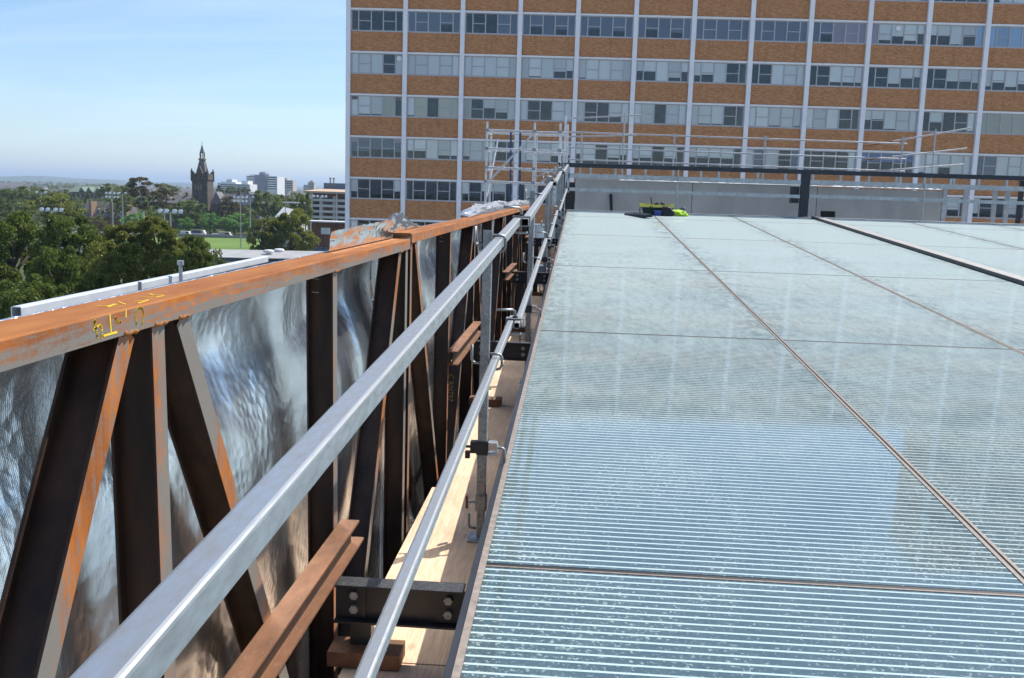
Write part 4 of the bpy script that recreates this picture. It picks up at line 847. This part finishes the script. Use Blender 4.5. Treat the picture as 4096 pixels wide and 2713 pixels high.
for i in range(7):
    z = -2.9-1.95*i
    P().box(-93.4, -66, 330, 331.19, z-.85, z).part('balcony_band', M['whitec'], ap)
    for k in range(6):
        x = -92.3+4.4*k
        P().box(x, x+1.7, 331.10, 331.18, z+.05, z+1.05).part('window', M['dkwin'], ap); P().box(x+2.0, x+3.0, 331.08, 331.16, z+.05, z+1.05).part('blind', M['whitec'], ap)
for k in range(4): P().box(-93.4+9.0*k, -92.9+9.0*k, 329.7, 329.99, GZ, -1.0).part('mullion', M['whitec'], ap)
P().box(-95.3, -66, 328, 346, -.99, -.35).part('eaves', M['beige'], ap)
mb = P(); mb.add([(-95.5, 327.8, -.34), (-66, 327.8, -.34), (-66, 333, .75), (-89, 333, .75)], [(0,1,2,3)]); mb.box(-95.4, -66, 328, 346, -.345, -.341); mb.part('tiled_eaves', M['tan'], ap)
P().box(-89.6, -66, 333, 343, -.34, 2.6).part('penthouse', M['greyp'], ap)
for x in (-84, -79.4, -75): P().box(x-.6, x+.6, 332.9, 332.99, .8, 2.3).part('window', plain('blue_glass', (.08, .16, .30), .1), ap)
for x in (-88, -86.8): P().lathe([(.25, 2.61), (.25, 4.1), (.5, 4.15), (.5, 4.5), (.1, 4.6)], 8, (x, 336, 0)).part('flue', M['beige'], ap)
st = thing('oval_grandstand', 'low stand with flat white roof below the apartment block', 'building', (-76, 305, GZ))
P().box(-86.8, -66, 300, 308, -10.0, -9.6).part('roof', M['whitec'], st); P().box(-86, -66, 305, 308, GZ, -10.01).part('rear_wall', M['redbr'], st)
for x in (-85.5, -81, -76.5, -72): P().box(x-.12, x+.12, 300.4, 300.7, GZ, -10.01).part('column', M['black'], st)
for k in range(4): P().box(-85.5, -66, 300.8+k, 301.79+k, GZ, GZ+.8+.7*k).part('seating_tier', M['greyp'], st)
P().box(-80.9, -78.1, 297.6, 297.8, -13.6, -11.6).part('sight_screen', M['whitec'], st)
pv = thing('oval_pavilion', 'long grey metal roofed pavilion in front of the green oval', 'building', (-64, 206, GZ))
t = NT('ribbed_metal_roof'); wv = t.n('ShaderNodeTexWave', bands_direction='X'); t.l(t.pos(), wv.inputs['Vector']); wv.inputs['Scale'].default_value = 1.2; n = t.noise(t.pos((1, 1, 1)), .4, 4); c = t.mix(t.rng(n, .3, .7), (.34, .335, .325), (.45, .44, .425)); M['ribroof'] = t.set(col=t.mix(t.math('MULTIPLY', wv.outputs[1], .15), c, (.3, .3, .3)), rough=.6, metal=.2)
P().add([(-83.4, 198, -14.75), (-44, 198, -14.1), (-44, 212, -13.3), (-83.4, 212, -13.9), (-83.4, 198, -14.95), (-44, 198, -14.3), (-44, 212, -13.5), (-83.4, 212, -14.1)], [(0,1,2,3),(4,7,6,5),(0,4,5,1),(1,5,6,2),(2,6,7,3),(3,7,4,0)]).part('roof', M['ribroof'], pv)
P().box(-82.8, -45, 198.5, 211, GZ, -15.0).part('wall', M['greyp'], pv)
for i in range(7): P().box(-81.5+5*i, -78.5+5*i, 198.4, 198.49, -19.5, -17).part('window', M['dkwin'], pv)
for x, y in ((-83.2, 206), (-67.3, 205), (-66.6, 210)):
    P().lathe([(.5, 0), (.5, .35), (1.15, .5), (1.2, .8), (.9, 1.05), (.2, 1.12)], 14, (x, y, -14.2)).part('roof_vent', M['whitec'], pv, True)
lt = thing('low_shed', 'low flat pale shed roof among the trees behind the near trees', 'building', (-159, 284, GZ))
P().box(-162, -156, 280, 288, GZ, -14.2).part('wall', M['greyp'], lt); P().box(-162.4, -155.6, 279.6, 288.4, -14.19, -13.9).part('roof', M['slate'], lt)
tn = thing('marquee', 'white peaked marquee tent among trees left of the apartment block', 'tent', (-104, 345, GZ))
mb = P(); mb.add([(-110, 342, -10), (-100, 342, -10), (-100, 350, -10), (-110, 350, -10), (-108, 346, -6.4), (-103, 346, -7.4)], [(0,1,5,4),(1,2,5),(2,3,4,5),(3,0,4)]); mb.part('canopy', M['whitec'], tn); P().box(-109.8, -100.2, 342.2, 349.8, GZ, -10.02).part('wall', M['whitec'], tn)
cp = thing('white_canopy', 'thin white flat canopy edge between trees and apartment block', 'canopy', (-101, 340, GZ))
P().box(-106, -97.5, 338, 343, -4.9, -4.5).part('roof', M['whitec'], cp)
for x in (-105.5, -98): P().box(x-.12, x+.12, 340, 340.3, GZ, -4.91).part('column', M['alum'], cp)

# floodlight poles
M['lampw'] = plain('lamp_glint_white', (.85, .86, .88), .25, 0, .02, 1)  # lamp heads coloured white for sun shining off their glass
def flood(x, y, ztop_, w, label, lamps=4, rows=1):
    t = thing('floodlight_pole', label, 'floodlight', (x, y, GZ), 'floodlight poles round the oval')
    P().tube((x, y, GZ), (x, y, ztop_+.2), .24, 8, .13).part('pole', M['alum'], t)
    for r_ in range(rows):
        z = ztop_-1.3*r_; P().box(x-w/2, x+w/2, y-.08, y+.08, z-.09, z+.02).part('crossarm', M['alum'], t)
        for k in range(lamps):
            xx = x-w/2+w*(k+.5)/lamps+(.18 if k >= lamps/2 else -.18)
            o = MB().lathe([(.12, -.35), (.40, -.1), (.46, .0), (.44, .06), (.02, .08)], 10).build('lamp', M['lampw'], t); o.location = (xx-x, 0, z+.35-GZ); o.rotation_euler = (R(60), 0, 0)
flood(-173, 300, -3.7, 5.0, 'leftmost tall floodlight pole rising from the trees', 2); flood(-107.5, 190, -5.9, 5.0, 'low floodlight pole with bright lamps left of the slate hall'); flood(-164.4, 330, -3.6, 5.2, 'tall floodlight pole in front of the slate hall, two rows of lamps', 4, 2); flood(-176.2, 362, -3.7, 4, 'thin floodlight pole at the right end of the slate hall', 2)
flood(-73.9, 170, -4.9, 4.6, 'floodlight pole with bright lamps just left of the parked vehicles'); flood(-118.3, 330, -3.6, 5.2, 'tall floodlight pole standing on the near side of the oval', 4, 2); flood(-139.2, 400, -3.9, 4.5, 'floodlight pole at the far edge of the oval by the college', 2); flood(-87.4, 320, -2.3, 5, 'floodlight pole in front of the apartment block', 4); flood(-91.0, 290, -8.6, 3.4, 'short floodlight cluster beside the round tree', 3, 2)
# low wall, vehicles, people beyond the oval
tag(MB().box(-172, -100, 396.4, 396.8, GZ, GZ+1.1).build('oval_wall', plain('grey_low_wall', (.30, .30, .31), .8)), 'low grey boundary wall along the far side of the oval', 'wall')
M['carw'] = plain('white_car_paint', (.72, .73, .74), .25, 0, .03, 1); M['carb'] = plain('navy_truck_paint', (.03, .04, .08), .3); M['tyre'] = plain('tyre', (.02, .02, .02), .8)
def vehicle(name, x, y, L, H, mat, label, cat, kind='van'):
    t = thing(name, label, cat, (x, y, GZ)); h = L/2
    if kind == 'van': pr = [(-h, .4), (h, .4), (h, .95), (h*.82, 1.1), (h*.62, H), (-h, H)]
    elif kind == 'car': pr = [(-h, .35), (h, .35), (h, .8), (h*.55, .95), (h*.25, H), (-h*.6, H), (-h*.85, .95), (-h, .9)]
    else: pr = [(-h, .6), (h, .6), (h, 1.5), (h*.9, 1.6), (h*.75, H), (h*.45, H), (h*.4, 1.2), (-h, 1.2)]
    mb = P(); n = len(pr); mb.add([(x+a, y-.9, GZ+b) for a, b in pr]+[(x+a, y+.9, GZ+b) for a, b in pr], [(i, (i+1) % n, n+(i+1) % n, n+i) for i in range(n)]+[list(range(n))[::-1], list(range(n, 2*n))]); mb.part('body', mat, t)
    P().box(x+h*.05, x+h*.6, y-.92, y-.901, GZ+H*.55, GZ+H*.85).part('side_window', M['dkwin'], t)
    for wx in (-.6, .6):
        for sy in (-.8, .8): P().tube((x+wx*h, y+sy-.1, GZ+.34), (x+wx*h, y+sy+.1, GZ+.34), .34, 12).part('wheel', M['tyre'], t)
    return t
vehicle('parked_van', -167.6, 401, 4.6, 2.0, M['carw'], 'white van parked at the left end of the low wall', 'van')
tk = vehicle('tipper_truck', -162.6, 403, 5.6, 2.6, M['carw'], 'white cab truck with navy tray beside the white van', 'truck', 'truck'); P().box(-165.6, -161.5, 402, 404, GZ+1.21, GZ+2.4).part('tray', M['carb'], tk)
vehicle('parked_car', -154.2, 399.5, 4.2, 1.45, M['carw'], 'white car parked between the truck and the box trailer', 'car', 'car')
vehicle('box_trailer', -150.2, 400.5, 5.8, 2.3, M['beige'], 'pale box trailer standing behind the far oval wall', 'trailer', 'van')
tag(MB().add([(-161, 398, GZ), (-156.5, 398, GZ), (-156.5, 400, GZ), (-161, 400, GZ), (-159.5, 399, GZ+1.1), (-157.5, 399, GZ+.8)], [(0,1,5,4),(1,2,5),(2,3,4,5),(3,0,4)]).build('rubble_heap', M['conc']), 'pale heap of rubble beside the truck', 'heap')
def person(x, y, top_c, leg_c, label, lean=0, arm=1):
    t = thing('person', label, 'person', (x, y, GZ+.02), 'people around the oval')
    bm_ = bpy.data.meshes.new('body'); vs = [(0,0,.95),(0,0,1.2),(0,0+lean*.1,1.45),(0,lean*.15,1.56),(0,lean*.18,1.70),(-.12,0,.9),(-.14,.05,.5),(-.15,0,.06),(.12,0,.9),(.16,-.08,.5),(.2,0,.06),(-.2,0,1.42),(-.32*arm,-.05,1.15),(-.36*arm,-.15,.92),(.2,0,1.42),(.33,-.05,1.15),(.40,-.2,.98)]
    es = [(0,1),(1,2),(2,3),(3,4),(0,5),(5,6),(6,7),(0,8),(8,9),(9,10),(2,11),(11,12),(12,13),(2,14),(14,15),(15,16)]
    rad = [.15,.14,.14,.06,.11,.10,.075,.055,.10,.075,.055,.07,.05,.04,.07,.05,.04]
    bm_.from_pydata(vs, es, []); o = link('body', bm_, t); md = o.modifiers.new('skin', 'SKIN'); o.modifiers.new('sub', 'SUBSURF').levels = 1
    for i, r_ in enumerate(rad): bm_.skin_vertices[0].data[i].radius = (r_, r_)
    bm_.skin_vertices[0].data[0].use_root = True; bm_.materials.append(leg_c)
    # shirt as a closed lofted shell round the torso
    MB().lathe([(.17, .92), (.19, 1.1), (.21, 1.3), (.19, 1.46), (.07, 1.52)], 12).build('shirt', top_c, t); MB().lathe([(.02, 1.76), (.10, 1.79), (.12, 1.84), (.10, 1.88), (.02, 1.90)], 10).build('hat', leg_c, t)
M['orange'] = plain('orange_vest', (.9, .16, .02), .7); M['navy'] = plain('navy_cloth', (.02, .025, .05), .8); M['redc'] = plain('red_cloth', (.45, .06, .04), .8); M['whitecl'] = plain('white_cloth', (.7, .7, .7), .8)
person(-157.0, 397.8+2, M['orange'], M['navy'], 'person in orange vest standing by the far oval wall')
person(-93.4, 338, M['navy'], M['navy'], 'leftmost person in dark clothes on the oval', 1); person(-91.9, 340, M['redc'], M['navy'], 'person in red top in the group on the oval'); person(-90.7, 341, M['redc'], M['whitecl'], 'rightmost person in red top and white trousers on the oval')

# ------------------------------------------------------------------ trees
def leaf_quad(mb_v, mb_f, c, s, rn):
    a = rn.uniform(0, 6.283); ct = rn.uniform(-1, 1); st_ = math.sqrt(1-ct*ct)
    u = Vector((math.cos(a)*st_, math.sin(a)*st_, ct)); w = u.orthogonal().normalized(); w.rotate(Matrix.Rotation(rn.uniform(0, 6.28), 3, u)); v = u.cross(w)
    i = len(mb_v); l_ = s*rn.uniform(.7, 1.3); b = l_*.45
    mb_v += [c-w*l_, c-v*b, c+w*l_, c+v*b]; mb_f.append((i, i+1, i+2, i+3))
def crown_mesh(name, seed, nclump, nleaf, ls, style='round'):
    rn = random.Random(seed); V = []; F = []
    cl = []
    for k in range(nclump):
        for _ in range(60):
            a = rn.uniform(0, 6.283)
            if style == 'cone': z = rn.uniform(-1, 1); r_ = (1-z)/2*rn.uniform(.55, 1)*.95; p = Vector((r_*math.cos(a), r_*math.sin(a), z)); cr = .10+.16*(1-z)/2
            elif style == 'gum': z = rn.uniform(-.75, .95); r_ = math.sqrt(max(0, 1-z*z))*rn.uniform(.15, 1); p = Vector((r_*math.cos(a), r_*math.sin(a), z)); cr = rn.uniform(.16, .27)
            else:
                z = rn.uniform(-.85, .9); r_ = math.sqrt(max(0, 1-z*z))*rn.uniform(.45, 1.0); p = Vector((r_*math.cos(a), r_*math.sin(a), z*.92)); cr = rn.uniform(.16, .32)
                p *= 1+.22*mnoise.noise(p*1.7+Vector((seed*3.1, 0, 0)))
            if all((p-q).length > (cr+c2)*.55 for q, c2 in cl): break
        cl.append((p, cr))
    per = nleaf//nclump
    for p, cr in cl:
        ax = (1, 1, .55 if style == 'gum' else .8)
        for _ in range(per):
            d = Vector((rn.gauss(0, 1), rn.gauss(0, 1), rn.gauss(0, 1))).normalized()
            if d.z < -.3 and rn.random() < .5: d.z = -d.z
            rr = cr*(rn.random()**.42); c = p+Vector((d.x*ax[0], d.y*ax[1], d.z*ax[2]))*rr
            leaf_quad(V, F, c, ls, rn)
    me = bpy.data.meshes.new(name); me.from_pydata([tuple(v) for v in V], [], F); me.materials.append(LEAF['dark']); me.update(); return me
def trunk_mesh(seed, spread=.6, limbs=7):          # unit: base at 0, crown centre at 1, crown radius ~spread
    rn = random.Random(seed); mb = MB()
    mb.path([(0, 0, 0), (.01, 0, .35), (.0, .015, .62), (.02, .0, .95)], [.050, .040, .034, .015], 8)
    for k in range(limbs):
        a = k*2.4+rn.uniform(-.4, .4); z0 = rn.uniform(.48, .78); l_ = spread*rn.uniform(.6, .95); z1 = z0+rn.uniform(.15, .45)
        mb.path([(0, 0, z0), (math.cos(a)*l_*.4, math.sin(a)*l_*.4, z0+(z1-z0)*.5), (math.cos(a)*l_, math.sin(a)*l_, z1)], [.026, .018, .007], 6)
    return mb.mesh('trunk', M['bark'], True)
NEAR = [crown_mesh('crown_near', s_, 50, 21000, .044) for s_ in (1, 2, 3)]
MID = [crown_mesh('crown_mid', s_, 34, 5200, .062) for s_ in (11, 12, 13)]
GUM = [crown_mesh('crown_gum', s_, 40, 7000, .052, 'gum') for s_ in (21, 22)]
CON = [crown_mesh('crown_conifer', 31, 40, 3200, .060, 'cone')]
TRK = [trunk_mesh(s_) for s_ in (1, 2, 3)]
rnt = random.Random(5)
def tree(x, y, zt_, zb_, r_, kind, leaf, label, i=[0]):
    t = thing('tree', label, 'tree', (x, y, GZ), 'trees beyond the roof'); i[0] += 1
    pool = dict(near=NEAR, mid=MID, gum=GUM, con=CON)[kind]
    c = link('crown', pool[i[0] % len(pool)], t); h = (zt_-zb_)/2; zc = (zt_+zb_)/2-GZ
    c.location = (0, 0, zc); c.scale = (r_, r_, h); c.rotation_euler.z = rnt.uniform(0, 6.28)
    c.material_slots[0].link = 'OBJECT'; c.material_slots[0].material = LEAF[leaf]
    k = link('trunk', TRK[i[0] % 3], t); s_ = (zc+h*.55); k.scale = (s_*.9 if r_/s_ > .5 else r_*1.5, s_*.9 if r_/s_ > .5 else r_*1.5, s_); k.rotation_euler.z = rnt.uniform(0, 6.28)
    if kind == 'gum': k.material_slots[0].link = 'OBJECT'; k.material_slots[0].material = M['gumbark']
    return t
TREES = [
 (-58.6, 95, -3.3, -15.5, 4.1, 'near', 'dark', 'tall dark green tree at the left edge of the picture, nearest the outer rail'),
 (-51.0, 93, -3.0, -13.5, 3.7, 'near', 'dark', 'tall dark green tree with pale branches, second from the left edge'),
 (-47.6, 99, -3.4, -9.5, 2.7, 'near', 'olive', 'olive tree crown just left of the bright lamp cluster'),
 (-43.9, 98, -3.3, -9.3, 2.4, 'near', 'olive', 'olive tree crown directly below the bright floodlight pole'),
 (-43.6, 106, -5.3, -11.0, 2.0, 'near', 'dark', 'dark tree against the left end of the pavilion roof'),
 (-34.6, 80, -5.3, -11.5, 2.3, 'near', 'yellow', 'yellow green tree in front of the pavilion left end'),
 (-43.4, 111, -7.3, -13.0, 2.2, 'mid', 'dark', 'small dark bush against the pavilion wall'),
 (-37.6, 76, -4.5, -12.5, 2.8, 'near', 'olive', 'broad olive tree in the middle of the near row'),
 (-42.8, 71, -7.0, -14.5, 2.9, 'near', 'dark', 'lower dark tree at the bottom left behind the rail end'),
 (-36.5, 71, -8.2, -14.5, 2.4, 'near', 'olive', 'lower olive tree behind the pale outer rail'),
 (-47.2, 84, -5.6, -14.0, 2.6, 'near', 'dark', 'dark tree filling the gap between the two tall left trees'),
 (-75.9, 226, -7.2, -16.5, 3.3, 'mid', 'olive', 'smaller olive tree left of the round tree behind the pavilion'),
 (-69.6, 229, -4.7, -18.0, 5.9, 'near', 'yellow', 'large round yellow green tree behind the pavilion roof'),
 (-158.6, 260, -4.8, -13.5, 5.6, 'mid', 'grey', 'pale rounded tree at the left edge behind the near trees'), (-157.4, 280, -3.2, -13.5, 7.2, 'mid', 'yellow', 'yellow green tree beside the leftmost tall floodlight pole'),
 (-163.0, 300, -5.6, -14.5, 3.6, 'mid', 'dark', 'dark dense tree just left of the slate hall'), (-275.7, 450, -3.5, -15, 8.0, 'mid', 'dark', 'dark wide tree high on the left skyline'), (-277, 470, -2.6, -14, 9.2, 'mid', 'dark', 'second dark wide tree on the left skyline'),
 (-142.6, 240, -7.5, -15, 4.4, 'mid', 'grey', 'grey green bush behind the two tall left trees'), (-196, 380, -12.4, -18.5, 3.2, 'mid', 'yellow', 'small yellow green tree in front of the slate hall'),
 (-271.5, 500, -6.6, -16, 2.4, 'con', 'dark', 'thin dark conifer above the slate hall left end'), (-262.4, 500, -4.7, -15, 4.6, 'con', 'dark', 'broad dark conifer above the slate hall'),
 (-176.6, 380, 3.0, -11.5, 7.6, 'gum', 'brown', 'tall gum tree with white trunk left of the college'), (-172.6, 391, -1.0, -11, 4.4, 'gum', 'brown', 'brownish gum tree beside the tall white trunked gum'), (-181.5, 372, -3.3, -12, 5.6, 'gum', 'olive', 'olive gum tree left of the tall white trunked gum'),
 (-181, 436, -6.0, -19, 9.4, 'mid', 'dark', 'broad dark tree in front of the college below the tower'), (-163.5, 440, -4.2, -18, 5.4, 'mid', 'brown', 'brownish tree in front of the college gable'), (-159.0, 446, -8.8, -18, 3.4, 'mid', 'brown', 'smaller brownish tree right of the college gable'),
 (-173.7, 415, -13.3, -20, 3.6, 'mid', 'bright', 'left one of three bright green trees by the far oval wall'), (-162.6, 415, -11.3, -20.2, 4.7, 'mid', 'bright', 'middle one of three bright green trees by the far oval wall'), (-151.9, 416, -11.0, -20.2, 7.0, 'mid', 'bright', 'right and widest of three bright green trees by the far oval wall'),
 (-141.6, 430, -.4, -14.5, 7.4, 'mid', 'dark', 'dark spreading tree at the right end of the college'), (-139.6, 449, -2.8, -15, 5.6, 'mid', 'olive', 'olive tree right of the dark spreading tree'), (-134.6, 455, -1.2, -14, 5.8, 'mid', 'olive', 'olive tree left of the marquee on the skyline'), (-138.5, 446, -7.4, -16, 5.4, 'mid', 'dark', 'low dark tree between the college and the marquee'),
 (-228.8, 600, 2.6, -9, 4.6, 'con', 'dark', 'dark conifer just right of the spire tower'), (-228.7, 620, 1.0, -9, 4.8, 'mid', 'dark', 'dark tree below the white office block'), (-217.3, 610, .8, -9, 6.4, 'mid', 'grey', 'grey green tree below the white office right end'),
 (-278.7, 560, .1, -11, 8, 'mid', 'olive', 'olive skyline tree right of the green roofed building'), (-257.4, 590, 1.2, -10, 7.2, 'mid', 'olive', 'olive skyline tree left of the spire tower'), (-280.2, 582, 0, -12, 6.2, 'mid', 'dark', 'dark skyline tree right of the green roof'), (-354, 640, -4.8, -16, 7, 'mid', 'dark', 'dark skyline tree left of the green roof'), (-345.8, 600, -4.0, -15, 7.6, 'mid', 'grey', 'grey green skyline tree farther left of the green roof'),
 (-93.0, 322, -.2, -14, 2.4, 'mid', 'dark', 'narrow dark tree at the left edge of the apartment block'), (-154.5, 301, -12.0, -18, 3.2, 'mid', 'brown', 'brownish tree in front of the slate hall left end'), (-166, 350, -10.4, -18, 4.6, 'mid', 'bright', 'green tree at the foot of the tall gum'),
]
for a in TREES: tree(*a)
# distant woodland and suburb, which reads as one mass
def wood(name, n, d0, d1, a0, a1, h0, h1, ls, seed, per):
    rn = random.Random(seed); V = []; F = []
    for _ in range(n):
        d = math.exp(rn.uniform(math.log(d0), math.log(d1))); a = rn.uniform(a0, a1); x, y = d*math.sin(a), d*math.cos(a); h = rn.uniform(h0, h1)*(1+d/9000); r_ = h*rn.uniform(.35, .55); s_ = ls*max(1, d/900)
        for _ in range(per):
            q = Vector((rn.gauss(0, 1), rn.gauss(0, 1), rn.gauss(0, 1))).normalized()*(rn.random()**.35)
            leaf_quad(V, F, Vector((x+q.x*r_, y+q.y*r_, GZ+h*.58+q.z*h*.42)), s_, rn)
    me = bpy.data.meshes.new(name); me.from_pydata([tuple(v) for v in V], [], F); me.materials.append(LEAF['olive'] if seed % 2 else LEAF['dark']); me.update()
    return stuff(link(name, me))
o = wood('near_woodland', 300, 470, 900, R(-45), R(-8), 9, 15, .9, 4, 150); tag(o, 'mass of dark trees filling the ground before the far suburbs', 'trees')
o = wood('distant_woodland', 1100, 850, 6500, R(-46), R(-6), 8, 14, 1.3, 7, 45); tag(o, 'hazy wooded suburbs stretching to the hills', 'trees')
rn = random.Random(9); mb = MB()
for _ in range(260):
    d = math.exp(rn.uniform(math.log(900), math.log(6500))); a = R(rn.uniform(-46, -6)); x, y = d*math.sin(a), d*math.cos(a); s_ = rn.uniform(5, 11)*(1+d/8000); h = rn.uniform(6, 11)*(1+d/9000)
    mb.box(x-s_, x+s_, y-s_, y+s_, GZ, GZ+h, rn.choice((0, 1, 1, 3))); gable(mb, x-s_-.4, x+s_+.4, y-s_-.4, y+s_+.4, GZ+h+.02, GZ+h+s_*.5, 'x', 3)
tag(stuff(mb.build('suburb_houses', [M['whitec'], M['beige'], M['redbr'], M['slate']])), 'tiny pale houses scattered through the distant suburbs', 'houses')

# ------------------------------------------------------------------ air
hz = MB().box(-29000, 29000, -29500, 29500, GZ-3, 230).build('haze', [])
hz.data.materials.clear(); hm = bpy.data.materials.new('haze'); hm.use_nodes = True; hn = hm.node_tree; hn.nodes.clear()
vo = hn.nodes.new('ShaderNodeVolumePrincipled'); vo.inputs['Color'].default_value = (.62, .78, 1, 1); vo.inputs['Density'].default_value = 1.1e-4; vo.inputs['Anisotropy'].default_value = .2
hout = hn.nodes.new('ShaderNodeOutputMaterial'); hn.links.new(vo.outputs[0], hout.inputs['Volume']); hz.data.materials.append(hm); stuff(hz); hz['label'] = 'thin blue haze over the distant suburbs and hills'; hz['category'] = 'haze'
